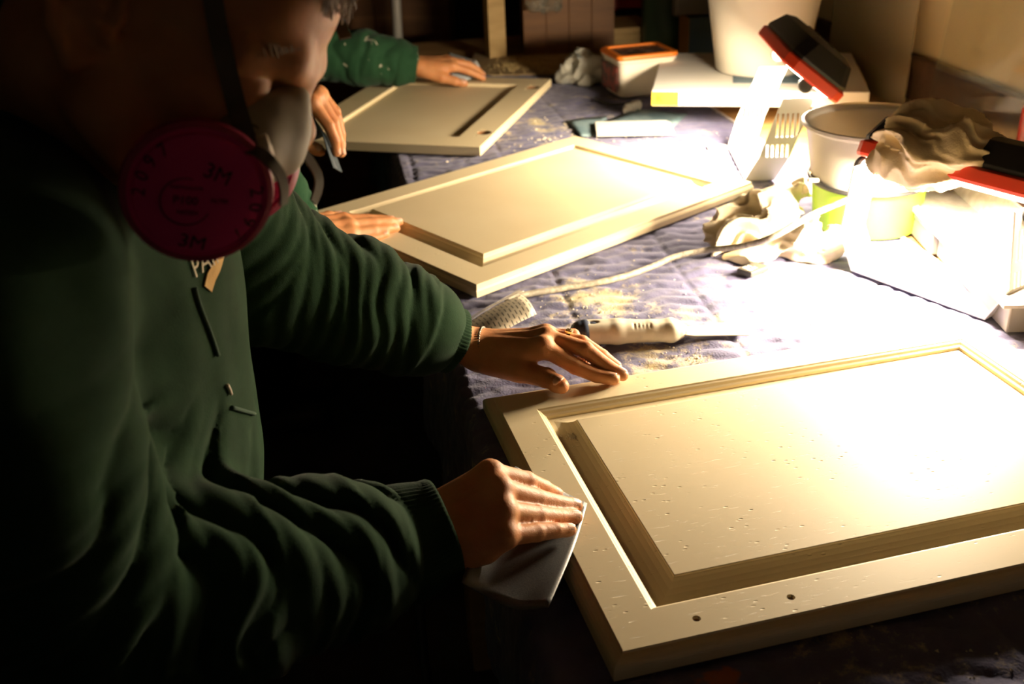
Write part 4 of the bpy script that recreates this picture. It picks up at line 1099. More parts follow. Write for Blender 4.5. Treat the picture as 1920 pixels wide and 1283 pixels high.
def cloth_fn(c1, c2, splat=False):
    def fn(nt, B, tc):
        N, L = nt.nodes, nt.links
        n1 = N.new('ShaderNodeTexNoise'); n1.inputs['Scale'].default_value = 22; n1.inputs['Detail'].default_value = 7; n1.inputs['Roughness'].default_value = .7; L.new(tc.outputs['Object'], n1.inputs['Vector'])
        col = ramp(nt, n1.outputs['Fac'], [(.3, c1), (.7, c2)])
        if splat:
            v = N.new('ShaderNodeTexNoise'); v.inputs['Scale'].default_value = 26; v.inputs['Detail'].default_value = 3; v.inputs['Distortion'].default_value = .8; L.new(tc.outputs['Object'], v.inputs['Vector'])
            r = N.new('ShaderNodeMapRange'); r.inputs[1].default_value = .655; r.inputs[2].default_value = .69; r.inputs[4].default_value = .8; L.new(v.outputs['Fac'], r.inputs[0])
            mx = N.new('ShaderNodeMix'); mx.data_type = 'RGBA'; L.new(r.outputs[0], mx.inputs[0]); L.new(col, mx.inputs[6]); mx.inputs[7].default_value = (.62, .58, .46, 1); col = mx.outputs[2]
        L.new(col, B.inputs['Base Color'])
        n2 = N.new('ShaderNodeTexNoise'); n2.inputs['Scale'].default_value = 700; n2.inputs['Detail'].default_value = 2; L.new(tc.outputs['Object'], n2.inputs['Vector'])
        b = N.new('ShaderNodeBump'); b.inputs['Strength'].default_value = .3; b.inputs['Distance'].default_value = .0008; L.new(n2.outputs['Fac'], b.inputs['Height']); L.new(b.outputs['Normal'], B.inputs['Normal'])
    return fn
M_HOOD = mat('green_fleece', rough=.95, spec=.08, sheen=.06, fn=cloth_fn((.009, .026, .010), (.016, .042, .018)))
M_HOOD2 = mat('green_fleece_paint', rough=.95, spec=.08, sheen=.06, fn=cloth_fn((.014, .050, .022), (.022, .066, .032), True))
M_TROUS = mat('black_work_cloth', rough=.95, spec=.05, fn=cloth_fn((.010, .010, .011), (.018, .018, .018)))
M_BOOT = mat('boot_leather', (.03, .02, .012), .6, bump=(80, .3, .002))

def polyparam(P, pts):
    """nearest point on a polyline: arc length s, distance, angle round the line"""
    best = np.full(len(P), 9e9); S = np.zeros(len(P)); A = np.zeros(len(P)); s0 = 0
    fr = frames(pts)
    for i in range(len(pts) - 1):
        a, b = pts[i], pts[i + 1]; ab = b - a; L = np.linalg.norm(ab)
        t = np.clip(((P - a) @ ab) / (L * L), 0, 1); q = P - a - t[:, None] * ab; d = np.einsum('ij,ij->i', q, q)
        m_ = d < best; best[m_] = d[m_]; S[m_] = s0 + t[m_] * L
        A[m_] = np.arctan2(q[m_] @ fr[i][2], q[m_] @ fr[i][1]); s0 += L
    return S, np.sqrt(best), A

def cuff(sl, mat_, ho):
    """ribbed cuff: a doubled tube from the sleeve end to the wrist"""
    a = V(*sl['pts'][-1]); e = V(*sl['cuff_end']); d = nrm(e - a); L = np.linalg.norm(e - a); r0, r1 = sl['r'][-1], sl['cuff_r']
    fr = frames([a, e])[0]; u, w = fr[1], fr[2]; n = 180; vs = []; rows = []
    prof = [(-.018, r0 * .86), (-.004, r0 * 1.0), (L * .12, r0 * 1.03), (L * .45, (r0 + r1) / 2 * 1.04), (L * .8, r1 * 1.02), (L * .95, r1 * 1.015), (L, r1 * .985), (L + .0005, r1 * .95), (L * .9, r1 * .92), (L * .4, r1 * .90)]
    for i, (x, r) in enumerate(prof):
        for k in range(n):
            t = 2 * math.pi * k / n; rr = r + (.0007 * math.sin(60 * t) if 1 < i < 8 else 0) + .0018 * math.sin(2 * t + x * 30) + .0012 * math.sin(5 * t)
            tilt = sl.get('tilt', 0) * max(0, x) / L * math.sin(t + sl.get('tph', 0))
            vs.append(a + d * (x + tilt) + (u * math.cos(t) + w * math.sin(t)) * rr)
    m_ = len(prof); F = [[i * n + k, i * n + (k + 1) % n, (i + 1) * n + (k + 1) % n, (i + 1) * n + k] for i in range(m_ - 1) for k in range(n)]
    return link('cuff', mesh_np('cuff', vs, np.array(F), True), mat_, ho)

def hoodie(person, mat_, torso, sleeves, neck, hood, h=.0034, seed=0, amp=1.0):
    """torso: list of (centre, radii) ellipsoids; sleeves: list of dict(pts, r, cuff) from shoulder to cuff"""
    S = Solid(); g = Grp(.05)
    I3 = np.eye(3)
    for c, r, rot in torso: g.ellip(c, rot if rot is not None else I3, V(*r))
    for sl in sleeves: g.cap(neck - V(0, 0, .03), sl['pts'][0], .072, sl['r'][0])
    S.add(g, .03)
    lines = []
    for sl in sleeves:
        gs = Grp(.018); pts = [V(*p) for p in sl['pts']]; gs.chain(pts, sl['r']); S.add(gs, .035); lines.append((pts, sum(np.linalg.norm(pts[i + 1] - pts[i]) for i in range(len(pts) - 1)), sl))
    hd = Grp(.02)
    for a, b, ra, rb in hood: hd.cap(a, b, ra, rb)
    S.add(hd, .02)
    nc = Grp(.01); nc.cap(neck - V(0, 0, .02), neck + V(.03, 0, .16), .060, .066); S.carve(nc, .012)
    def disp(P):
        out = np.zeros(len(P)); wsum = np.zeros(len(P))
        wv = vnoise(P, 14 + seed)
        for pts, L, sl in lines:
            s, dist, ang = polyparam(P, pts); rr = np.interp(s, np.cumsum([0] + [np.linalg.norm(pts[i + 1] - pts[i]) for i in range(len(pts) - 1)]), sl['r'])
            w = np.clip(1.6 - dist / (rr + .02), 0, 1) * np.clip((s - .05) / .08, 0, 1)
            ce = np.clip((L - s) / .02, 0, 1)        # smooth towards the cuff
            u = s / sl.get('wl', .040) + sl.get('tw', .9) * np.sin(ang + sl.get('ph', 0)) * .55 + .55 * wv + sl.get('o', 0)
            rid = np.abs(np.sin(np.pi * u)) ** .75 - .55
            u2 = s / .021 - .8 * np.sin(ang * 1.0 + 2 + sl.get('ph', 0)) + .9 * wv
            rid2 = np.abs(np.sin(np.pi * u2)) - .6
            am = sl.get('amp', .011) * np.clip(.35 + s / L, 0, 1.1)
            side = .55 + .45 * np.cos(ang - sl.get('lit', 0))
            fold = am * (rid * side + .28 * rid2 * (1 - .5 * side)) * ce
            out += w * fold; wsum += w
        tv = vnoise(P * V(1, 1, .25) + 7 + seed, 16) * .007 + vnoise(P * V(1, 1, .5) + 3, 34) * .003
        return amp * (out + np.clip(1 - wsum, 0, 1) * tv)
    S.disp = disp; S.maxdisp = .021
    ho = link('hoodie', S.mesh('hoodie', h), mat_, person)
    for sl in sleeves: cuff(sl, mat_, ho)
    return ho

def legs(person, hip_c, feet, mat_=None, boots=True):
    S = Solid(); g = Grp(.03)
    for s_, ft in zip((-1, 1), feet):
        hp = V(hip_c[0], hip_c[1] + s_ * .085, hip_c[2]); kn = (hp + V(*ft)) / 2 + V(.03, 0, .02); an = V(ft[0], ft[1], .10)
        g.chain([hp, kn, an], [.095, .068, .058])
    g.cap(V(hip_c[0], hip_c[1] - .06, hip_c[2] + .02), V(hip_c[0], hip_c[1] + .06, hip_c[2] + .02), .105)
    S.add(g, .03)
    S.disp = lambda P: vnoise(P * V(1, 1, 1.4), 15) * .006; S.maxdisp = .007
    link('trousers', S.mesh('trousers', .008), mat_ or M_TROUS, person)
    for ft in feet:
        B = Solid(); b = Grp(.02); x, y = ft[0], ft[1]
        b.cap((x - .04, y, .045), (x + .06, y, .042), .044, .042); b.cap((x + .06, y, .042), (x + .15, y, .036), .042, .035); b.cap((x - .015, y, .06), (x - .015, y, .14), .046, .046)
        B.add(b, .02); fl_ = Grp(.003); fl_.ellip((x + .05, y, -.045), np.eye(3), V(.3, .3, .046)); B.carve(fl_, .003)
        link('boot', B.mesh('boot', .006), M_BOOT, person)

# ---- hands (position, axes and bend of every joint)
H1L = dict(p=[-0.0484, 1.186, 0.9413], R=[[0.9532, -0.2659, -0.1438], [-0.2365, -0.9522, 0.1933], [0.1883, 0.1502, 0.9706]], fl={'I': [0.678, -0.122, -0.237, -0.027], 'M': [0.371, 0.406, -0.154, 0.10], 'R': [0.316, 0.382, 0.109, 0.04], 'L': [0.092, 1.119, 0.322, -0.006], 'T': [0.289, 0.268, 0.046, -0.40]}, sc=1.06)
H1R = dict(p=[-0.1044, 0.7751, 0.9531], R=[[0.9169, -0.3717, -0.1455], [0.2817, 0.8607, -0.424], [0.2829, 0.3478, 0.8939]], fl={'I': [0.859, 0.174, 0.055, -0.12], 'M': [0.94, -0.041, -0.08, -0.073], 'R': [0.881, -0.019, -0.12, 0.03], 'L': [0.691, -0.036, 0.092, 0.042], 'T': [0.25, 0.75, 0.1, 0.2]}, sc=1.06)
H2R = dict(p=[-0.3271, 1.5713, 0.963], R=[[0.7748, -0.4941, 0.3944], [0.5936, 0.7832, -0.1851], [-0.2174, 0.3775, 0.9001]], fl={'I': [-0.054, 0.019, 0.015, -0.10], 'M': [-0.043, 0.019, 0.10, 0.03], 'R': [-0.05, 0.05, 0.06, 0.10], 'L': [-0.047, -0.03, -0.1, 0.19], 'T': [0.55, 0.15, 0.1, 0.2]}, sc=1)
H2L = dict(p=[-0.3972, 1.801, 1.1222], R=[[0.9478, -0.3126, -0.0627], [-0.3149, -0.9486, -0.0306], [0.0499, -0.0488, 0.9976]], fl={'I': [1.023, 0.293, 0.35, 0.002], 'M': [1.13, 0.329, 0.1, 0.001], 'R': [1.05, 0.42, 0.25, 0.0], 'L': [.95, 0.5, 0.3, 0.0], 'T': [0.516, 0.689, 0.258, 0.347]}, sc=1.06)
H3L = dict(p=[-0.2168, 2.7274, 0.9748], R=[[0.966, 0.2475, 0.0743], [0.2569, -0.9512, -0.1709], [-0.0284, -0.1842, 0.9825]], fl={'I': [0.345, 0.12, 0.08, 0.05], 'M': [0.239, 0.322, 0.21, -0.03], 'R': [0.25, 0.32, 0.2, -0.04], 'L': [0.25, 0.35, 0.2, -0.08], 'T': [0.40, 0.25, 0.1, 0.1]}, sc=1)

def person_body(label, head, neck, hands, shoulders, elbows, core, h, nose=1.0):
    S = Solid()
    add_head(S, head, neck, nose)
    js = [add_hand(S, hd, e) for hd, e in zip(hands, elbows)]
    g = Grp(.03)
    for sh, e in zip(shoulders, elbows): g.cap(sh, e, .050, .042); g.cap(V(*neck) - V(0, 0, .05), sh, .055, .05)
    c0 = V(*neck) * .6 + V(*core) * .4
    g.cap(V(*neck) - V(0, 0, .06), c0, .075, .07); S.add(g, .02)
    o = link('person', S.mesh('person', h), M_SKIN)
    tag(o, label, 'person', 'workers sanding at the bench')
    return o, js

# ================================================================== the worker in front
s1 = nrm(-math.cos(.23) * CF - math.sin(.23) * CY)
f1 = math.cos(.55) * CX - math.sin(.55) * CY
HD1 = Head(W(275, 57, d=.71), f1, s1, 1.05)
NK1 = V(-.345, .815, 1.335)
E1R, E1L = V(-.315, .628, 1.045), V(-.281, 1.115, 1.089)
SH1R, SH1L = V(-.335, .625, 1.295), V(-.335, 1.005, 1.295)
P1, J1 = person_body('foreground person in a dark green hoodie and pink-filtered respirator, sanding the nearest door', HD1, NK1, [H1R, H1L], [SH1R, SH1L], [E1R, E1L], V(-.44, .82, .95), .0023, .62)
for j in J1: fingernails(j, P1, M_NAIL)
w1r = V(*H1R['p']); w1l = V(*H1L['p'])
fR, fL = J1[0]['f'], J1[1]['f']
cR = w1r + fR * .040; cL = w1l - nrm(w1l - E1L) * .027
lean = np.array([[math.cos(.22), 0, math.sin(.22)], [0, 1, 0], [-math.sin(.22), 0, math.cos(.22)]])
HO1 = hoodie(P1, M_HOOD,
    [(V(-.355, .82, 1.19), V(.126, .185, .165), None), (V(-.380, .82, 1.03), V(.138, .178, .20), None), (V(-.415, .82, .87), V(.135, .178, .13), None), (V(-.425, .815, 1.27), V(.085, .17, .10), None)],
    [dict(pts=[SH1R, V(-.335, .600, 1.16), E1R + V(-.010, -.012, -.005), E1R * .62 + w1r * .38 + V(0, -.004, -.014), E1R * .25 + w1r * .75 + V(0, 0, -.008), w1r - nrm(w1r - E1R) * .012], r=[.078, .078, .082, .077, .066, .052], cuff=.0, cuff_end=cR, cuff_r=.0455, wl=.060, amp=.019, ph=1.2, tw=1.5, lit=1.2),
     dict(pts=[SH1L, V(-.325, 1.08, 1.19), E1L, E1L * .6 + w1l * .4, E1L * .30 + w1l * .70, w1l - nrm(w1l - E1L) * .080], r=[.080, .080, .082, .072, .062, .050], cuff=.0, cuff_end=cL, cuff_r=.0415, wl=.050, amp=.015, ph=.4, tw=1.3, lit=1.2)],
    NK1, [(NK1 + V(-.07, -.075, .02), NK1 + V(-.10, 0, .03), .035, .05), (NK1 + V(-.10, 0, .03), NK1 + V(-.07, .075, .02), .05, .035), (NK1 + V(-.07, -.075, .02), NK1 + V(.04, -.06, -.03), .035, .024), (NK1 + V(-.07, .075, .02), NK1 + V(.04, .06, -.03), .035, .024)], seed=1)
legs(P1, V(-.43, .82, .86), [(-.47, .72, 0), (-.45, .93, 0)])

# ================================================================== the worker in the middle
HD2 = Head((-.50, 1.68, 1.52), (.75, 0, -.66), (0, -1, 0), 1.0)
NK2 = V(-.60, 1.69, 1.42)
w2r = V(*H2R['p']); w2l = V(*H2L['p'])
E2R, E2L = V(-.415, 1.545, 1.200), V(-.62, 1.885, 1.10)
SH2R, SH2L = V(-.60, 1.49, 1.37), V(-.61, 1.88, 1.37)
P2, J2 = person_body('middle person, one hand flat on the middle door, the other pinching dark sandpaper', HD2, NK2, [H2R, H2L], [SH2R, SH2L], [E2R, E2L], V(-.68, 1.69, .95), .0032)
for j in J2: fingernails(j, P2, M_NAIL)
HO2 = hoodie(P2, M_HOOD2,
    [(V(-.63, 1.69, 1.24), V(.115, .18, .17), None), (V(-.66, 1.69, 1.05), V(.12, .17, .20), None), (V(-.68, 1.69, .88), V(.13, .17, .12), None)],
    [dict(pts=[SH2R, (SH2R + E2R) / 2 + V(0, -.01, .0), E2R, E2R * .5 + w2r * .5, w2r - nrm(w2r - E2R) * .05], r=[.075, .066, .062, .054, .046], cuff_end=w2r - nrm(w2r - E2R) * .002, cuff_r=.040, cuff=.0, wl=.05, amp=.007, lit=1),
     dict(pts=[SH2L, (SH2L + E2L) / 2 + V(-.01, .01, 0), E2L, E2L * .5 + w2l * .5, w2l - nrm(w2l - E2L) * .06], r=[.075, .066, .062, .056, .047], cuff_end=w2l - nrm(w2l - E2L) * .01, cuff_r=.041, cuff=.0, wl=.05, amp=.007, lit=1)],
    NK2, [(NK2 + V(-.07, -.07, .02), NK2 + V(-.10, 0, .03), .035, .05), (NK2 + V(-.10, 0, .03), NK2 + V(-.07, .07, .02), .05, .035)], h=.0045, seed=5)
legs(P2, V(-.68, 1.69, .86), [(-.70, 1.6, 0), (-.70, 1.79, 0)])

# ================================================================== the worker at the far door
HD3 = Head((-.52, 2.62, 1.50), (.8, .1, -.6), (0, -1, 0), 1.0)
NK3 = V(-.60, 2.66, 1.40)
w3l = V(*H3L['p'])
E3L = V(-.475, 2.70, 1.025); SH3L = V(-.50, 2.86, 1.29); SH3R = V(-.58, 2.49, 1.32); E3R = V(-.66, 2.42, 1.06)
H3R = dict(p=[-0.55, 2.44, 0.83], R=[[.35, -.1, .93], [0.05, .99, .1], [-.93, .0, .36]], fl={'I': [.3, .4, .3, 0], 'M': [.3, .45, .3, 0], 'R': [.35, .5, .3, 0], 'L': [.4, .5, .3, 0], 'T': [.5, .4, .2, .2]}, sc=1)
P3, J3 = person_body('farthest person, in a paint-spattered green sweatshirt, reaching across the far door with sandpaper', HD3, NK3, [H3R, H3L], [SH3R, SH3L], [E3R, E3L], V(-.68, 2.66, .95), .0036)
for j in J3[1:]: fingernails(j, P3, M_NAIL)
w3r = V(*H3R['p'])
HO3 = hoodie(P3, M_HOOD2,
    [(V(-.63, 2.67, 1.22), V(.115, .18, .17), None), (V(-.66, 2.67, 1.04), V(.12, .17, .20), None), (V(-.68, 2.67, .88), V(.13, .17, .12), None)],
    [dict(pts=[SH3L, (SH3L + E3L) / 2 + V(-.0, .0, 0), E3L, E3L * .5 + w3l * .5, w3l - nrm(w3l - E3L) * .045], r=[.078, .072, .068, .066, .058], cuff_end=w3l + V(.003, 0, 0), cuff_r=.046, cuff=.0, wl=.06, amp=.009, lit=1),
     dict(pts=[SH3R, (SH3R + E3R) / 2, E3R, E3R * .5 + w3r * .5, w3r - nrm(w3r - E3R) * .05], r=[.075, .066, .062, .054, .046], cuff_end=w3r, cuff_r=.041, cuff=.0, wl=.05, amp=.007, lit=1)],
    NK3, [(NK3 + V(-.07, -.07, .02), NK3 + V(-.10, 0, .03), .035, .05), (NK3 + V(-.10, 0, .03), NK3 + V(-.07, .07, .02), .05, .035)], h=.0045, seed=9)
legs(P3, V(-.68, 2.67, .86), [(-.70, 2.58, 0), (-.70, 2.77, 0)])
# ------------------------------------------------------------------ hair, jewellery, respirator, lettering on the front worker
from mathutils.bvhtree import BVHTree
def bvh_of(o):
    me = o.data; n = len(me.vertices); co = np.empty(n * 3, np.float32); me.vertices.foreach_get('co', co); co = co.reshape(-1, 3)
    k = len(me.polygons); li = np.empty(len(me.loops), np.int32); me.loops.foreach_get('vertex_index', li)
    return BVHTree.FromPolygons([Vector(c) for c in co], li.reshape(k, -1).tolist())
def hit(bvh, px, py):
    o = V(0, 0, CAM_Z); d = nrm(W(px, py, d=1.0) - o); r = bvh.ray_cast(Vector(o), Vector(d)); return (V(*r[0]), V(*r[1])) if r[0] is not None else (None, None)

# hair: a cap over the skull with a fringe of strands over the forehead
def hair_cap(H, parent, h=.003):
    hs = Solid(); hg = Grp(.02); k = H.sc; Rh = H.R()
    hg.ellip(H.p(-.012, .068, 0), Rh, V(.100, .080, .081) * k); hg.ellip(H.p(.045, .098, 0), Rh, V(.052, .048, .062) * k)
    hs.add(hg, .02); hc = Grp(.01); hc.ellip(H.p(.075, -.01, 0), Rh, V(.065, .075, .12) * k); hc.ellip(H.p(.0, -.045, 0), Rh, V(.06, .06, .2) * k); hs.carve(hc, .012)
    hs.disp = lambda P: np.abs(vnoise((P - H.c) @ Rh.T * V(.35, .35, 2.2), 110)) * .0045 - .002; hs.maxdisp = .004
    return link('hair', hs.mesh('hair', h), M_HAIR, parent)
k = HD1.sc
hair = hair_cap(HD1, P1); hair_cap(HD2, P2, .004); hair_cap(HD3, P3, .004)
mb = MB(); r_ = random.Random(4)
for i in range(210):
    s0 = r_.uniform(-.055, .06); u0 = .125 - abs(s0) * .25 + r_.uniform(-.008, .008); ln = r_.uniform(.5, 1.0)
    a = HD1.p(.055, u0, s0); b = HD1.p(.086 + r_.uniform(-.004, .004), .110 - .010 * ln, s0 + r_.uniform(-.006, .006)); c = HD1.p(.1005 + r_.uniform(-.002, .002), .100 - .034 * ln, s0 * .8 + r_.uniform(-.010, .010))
    mb.tube(spline([a, b, c], 5), list(np.linspace(.0011, .0004, 11)), 5)
mb.obj('fringe', M_HAIR, hair, smooth=True)
mb = MB()
for s_ in (-1, 1):                                       # eyebrows
    for i in range(46):
        t = i / 45; q = HD1.p(.1045 - .020 * t * t, .030 + .007 * math.sin(t * 3) + r_.uniform(-.003, .003), s_ * (.008 + .045 * t))
        mb.tube([q, q + HD1.u * .004 + HD1.s * s_ * .006 - HD1.f * .003 * t], [.0006, .0003], 4)
mb.obj('eyebrow', M_HAIR, P1)

# bracelet of small beads on the left wrist, signet ring
jl = J1[1]; fL, lL, nL = jl['f'], jl['l'], jl['n']
mb = MB(); bc = w1l + fL * .014 - nL * .001
for i in range(44):
    a = 2 * math.pi * i / 44; q = bc + lL * .0335 * math.cos(a) + nL * .0245 * math.sin(a) + fL * .004 * math.cos(a)
    bmesh.ops.create_icosphere(mb.bm, subdivisions=1, radius=.0021, matrix=Matrix.Translation(Vector(q)))
mb.obj('bracelet', mat('bracelet_beads', (.16, .13, .10), .3, metal=.7, noise=(300, (.5, .46, .38), .5, .6)), P1, smooth=True)
pa, pb = jl['R'][0], jl['R'][1]; rd = nrm(pb - pa); rc = pa * .38 + pb * .62; ru = nrm(nL - rd * (nL @ rd)); rs = np.cross(rd, ru)
ringM = basis(ru, rs, rd, rc)
mb = MB().lathe([(.0102, -.003), (.0114, -.003), (.0118, 0), (.0114, .003), (.0102, .003)], (0, 0, 0), 28, close=True)
mb.box((.0118, 0, 0), (.004, .011, .009), bevel=.001); mb.box((.0140, 0, 0), (.0012, .006, .005), bevel=.0004)
bmesh.ops.transform(mb.bm, matrix=ringM, verts=mb.bm.verts)
mb.obj('ring', mat('ring_gold', (.85, .70, .38), .25, metal=1.0), P1, angle=.6)

# ---- respirator
RESP = thing('respirator', 'grey half-mask respirator with round pink filters on the foreground worker', 'respirator', tuple(HD1.p(.11, -.05, 0)))
M_GREY = mat('grey_silicone', (.30, .265, .20), .6, bump=(120, .1, .0006))
M_PINK = mat('pink_filter', rough=.85, fn=None, rgb=(.72, .035, .21), bump=(900, .4, .0006))
M_PINKR = mat('pink_rim', (.36, .02, .08), .5)
M_STRAP = mat('strap_webbing', (.105, .090, .066), .85, bump=(700, .4, .0006))
M_INK = mat('dark_ink', (.02, .008, .012), .8)
M_CREAM = mat('clip_plastic', (.62, .52, .40), .5)
fs_ = Solid(); g = Grp(.014); hp = HD1.p
def hl(px, py, side=0.0): return W(px, py, d=.71) + HD1.s * side
g.chain([hl(549, 180), hl(541, 210), hl(535, 245), hl(522, 280), hl(480, 310)], [.0070, .0095, .0115, .0125, .014])
for s_ in (-1, 1):
    g.chain([hl(543, 190, s_ * .005), hl(512, 208, s_ * .020), hl(468, 242, s_ * .036), hl(420, 280, s_ * .042)], [.0075, .0095, .0105, .011])
    g.chain([hl(532, 240, s_ * .006), hl(498, 262, s_ * .024), hl(450, 295, s_ * .038)], [.0110, .0125, .014])
    g.chain([hl(515, 282, s_ * .006), hl(478, 305, s_ * .026), hl(430, 330, s_ * .036)], [.0125, .0125, .014])
fs_.add(g, .012)
face = link('facepiece', fs_.mesh('facepiece', .0022), M_GREY, RESP)
nrmN = nrm(-.80 * CF + .30 * CX - .45 * CY)
fc_n = W(371, 362, d=.655)
lcl = lambda v: V(v @ HD1.f, v @ HD1.u, v @ HD1.s)
Lc = lcl(fc_n - HD1.c); Ln = lcl(nrmN)
def from_l(v): return v[0] * HD1.f + v[1] * HD1.u + v[2] * HD1.s
for s_ in (1, -1):
    c = HD1.c + from_l(Lc * V(1, 1, s_) + (V(0, 0, 0) if s_ > 0 else V(-.010, .004, .010))); n = from_l(Ln * V(1, 1, s_))
    xa = nrm(CX - n * (CX @ n)); ya = np.cross(n, xa); M = basis(xa, ya, n, c)
    R0 = .0450
    def at(o): o.matrix_parent_inverse = Matrix.Translation(-Vector(HD1.p(.11, -.05, 0))); o.matrix_basis = M; return o
    f_ = link('filter', MB().lathe([(.012, -.016), (R0 - .010, -.016), (R0 - .002, -.011), (R0, -.006), (R0, -.001), (R0 - .0015, .0015), (R0 - .004, .0018), (R0 - .006, .0010), (R0 * .85, .0032), (R0 * .68, .0056), (R0 * .45, .0074), (R0 * .2, .0082), (0.0001, .0083)], n=72).mesh('filter', angle=.7), M_PINK); f_.parent = RESP; at(f_)
    f_['label'] = 'round magenta filter disc with black print'
    rim = link('filter_rim', MB().lathe([(R0 + .0008, -.007), (R0 + .0016, -.003), (R0 + .0008, .0010), (R0 - .0028, .0026), (R0 - .0030, .0012), (R0 - .0005, -.002)], n=72, close=True).mesh('rim', angle=.8), M_PINKR); rim.parent = f_
    mt = MB().tube([c - n * .012, hl(470, 285, s_ * .040)], [.014, .016], 24).obj('filter_mount', M_GREY, RESP, angle=.7)
    if s_ == 1:
        def dome(me):
            for v in me.vertices:
                r = math.hypot(v.co.x, v.co.y) / R0; v.co.z += float(np.interp(r, [0, .2, .45, .68, .85, .876, 1], [.0083, .0082, .0074, .0056, .0032, .0010, .001])) + .00035
        def print_(txt, size, x, y, rot):
            me = text_mesh(txt, size, .00015); o = link('print', me, M_INK); o.parent = f_; M_ = Matrix.Translation((x, y, 0)) @ Matrix.Rotation(rot, 4, 'Z'); me.transform(M_); dome(me)
        def around(txt, size, rad, a0, step):
            for i, ch in enumerate(txt):
                a = a0 - i * step; print_(ch, size, rad * math.cos(a), rad * math.sin(a), a - math.pi / 2)
        print_('3M', .0135, .013, .013, -.55); print_('3M', .0135, -.008, -.030, -.35)
        around('2097', .0120, .0350, -.05, .30); around('2097', .0110, .0345, 2.95, .30)
        print_('P100', .0075, -.008, -.001, -.2); print_('NIOSH', .0042, -.008, -.009, -.2); print_('PARTICULATE', .0030, -.006, .007, -.2); print_('FILTER', .0036, .012, -.004, -.2)
        pr = link('print_ring', MB().lathe([(.0148, .0072), (.0155, .0072), (.0155, .0080), (.0148, .0080)], (-.008, -.002, 0), 40, close=True).mesh('r'), M_INK); pr.parent = f_
# strap clips and straps
clip = W(470, 283, d=.668)
MB().tube([clip - CX * .012 - CY * .004, clip + CX * .012 + CY * .004], [.0075, .0075], 16).obj('strap_clip', M_CREAM, RESP, smooth=True)
MB().tube([W(455, 297, d=.662), W(483, 305, d=.665)], [.0045, .0060], 14).obj('strap_clip', M_CREAM, RESP, smooth=True)
bvP = bvh_of(P1)
pts = []; nn = []
for px, py in ((466, 280), (455, 240), (441, 190), (428, 140), (416, 90), (406, 40), (398, -10), (390, -70)):
    q, n = hit(bvP, px, py)
    d0 = (W(px, py, d=1.0) - V(0, 0, CAM_Z)); dd = .663 if q is None else (q - V(0, 0, CAM_Z)) @ CF - .004
    if py > 200: dd = min(dd, .655)
    pts.append(W(px, py, d=dd)); nn.append(-CF * .8 + CX * .2)
vs, f_s = ribbon(spline(pts, 5), [nn[0]] * (5 * (len(pts) - 1) + 1), .0122)
link('strap', mesh_np('strap', vs, f_s), M_STRAP, RESP)
def strap_end(name, path, w, n0, n1):
    P_ = spline([W(a, b, d=d) for a, b, d in path], 6); N_ = [n0 * (1 - t) + n1 * t for t in np.linspace(0, 1, len(P_))]
    vs, f_s = ribbon(P_, N_, w); return link(name, mesh_np(name, vs, f_s), M_STRAP, RESP)
strap_end('strap', [(462, 278, .655), (486, 286, .650), (508, 304, .650), (526, 330, .655), (533, 356, .660), (532, 384, .665)], .0085, -CF + CY * .9, -CF * .35 + CX * .9)
strap_end('strap', [(545, 262, .73), (566, 283, .735), (585, 308, .74), (597, 333, .742), (596, 356, .742), (587, 380, .74)], .0095, -CF * .7 + CY * .6 + CX * .4, -CF * .2 + CX)
strap_end('strap', [(628, 10, .735), (637, 42, .735), (648, 72, .733)], .0085, -CF + CX * .3, -CF + CX * .3)
bvF = bvh_of(face)
for txt, px, py, s_, rot in (('PC', 466, 240, .010, -.35), ('N', 470, 262, .010, -.8)):
    q, n = hit(bvF, px, py)
    if q is not None:
        xa = nrm(CX - n * (CX @ n)); M = basis(xa, np.cross(n, xa), n, q + n * .0006) @ Matrix.Rotation(rot, 4, 'Z')
        me = text_mesh(txt, s_, .0002); me.transform(M); link('marker_writing', me, M_INK, RESP)

# ---- embroidered chest logo and drawstrings laid on the cloth
bvH = bvh_of(HO1)
def lay(me, px, py, rot, lift=.0012, sc=1.0):
    """wrap a flat mesh (xy, metres) onto the hoodie round the point seen at px,py"""
    q, n = hit(bvH, px, py)
    if q is None: return None
    n = nrm(n); xa = nrm(CX - n * (CX @ n)); M = basis(xa, np.cross(n, xa), n, q) @ Matrix.Rotation(rot, 4, 'Z')
    for v in me.vertices:
        w = M @ Vector((v.co.x * sc, v.co.y * sc, .03)); r = bvH.ray_cast(w, -Vector(n), .06)
        v.co = (r[0] if r[0] is not None else M @ Vector((v.co.x, v.co.y, 0))) + Vector(n) * (lift + max(0, v.co.z))
    return me
M_EMB = mat('cream_thread', (.62, .55, .38), .8, bump=(900, .6, .0006)); M_GOLD = mat('gold_thread', (.62, .36, .06), .7, bump=(900, .6, .0006))
t = text_mesh('PAINT', .021, .0006); link('logo_lettering', lay(t, 398, 482, .50), M_EMB, HO1)
b = bmesh.new()
top = [(-.020, -.001), (-.010, .004), (.002, .006), (.014, .005), (.026, .002)]; bot = [(-.016, -.010), (-.006, -.006), (.004, -.004), (.014, -.001), (.026, .002)]
tv = [b.verts.new((x, y, .0005)) for x, y in top]; bv = [b.verts.new((x, y, .0005)) for x, y in bot]
for i in range(4): b.faces.new((tv[i], bv[i], bv[i + 1], tv[i + 1]))
bmesh.ops.subdivide_edges(b, edges=b.edges, cuts=4, use_grid_fill=True)
me = bpy.data.meshes.new('swoosh'); b.to_mesh(me); b.free()
o = link('logo_swoosh', lay(me, 402, 506, .72), M_GOLD, HO1); md = o.modifiers.new('s', 'SOLIDIFY'); md.thickness = .001
M_CORD = mat('drawstring', (.022, .055, .03), .9, bump=(900, .6, .001))
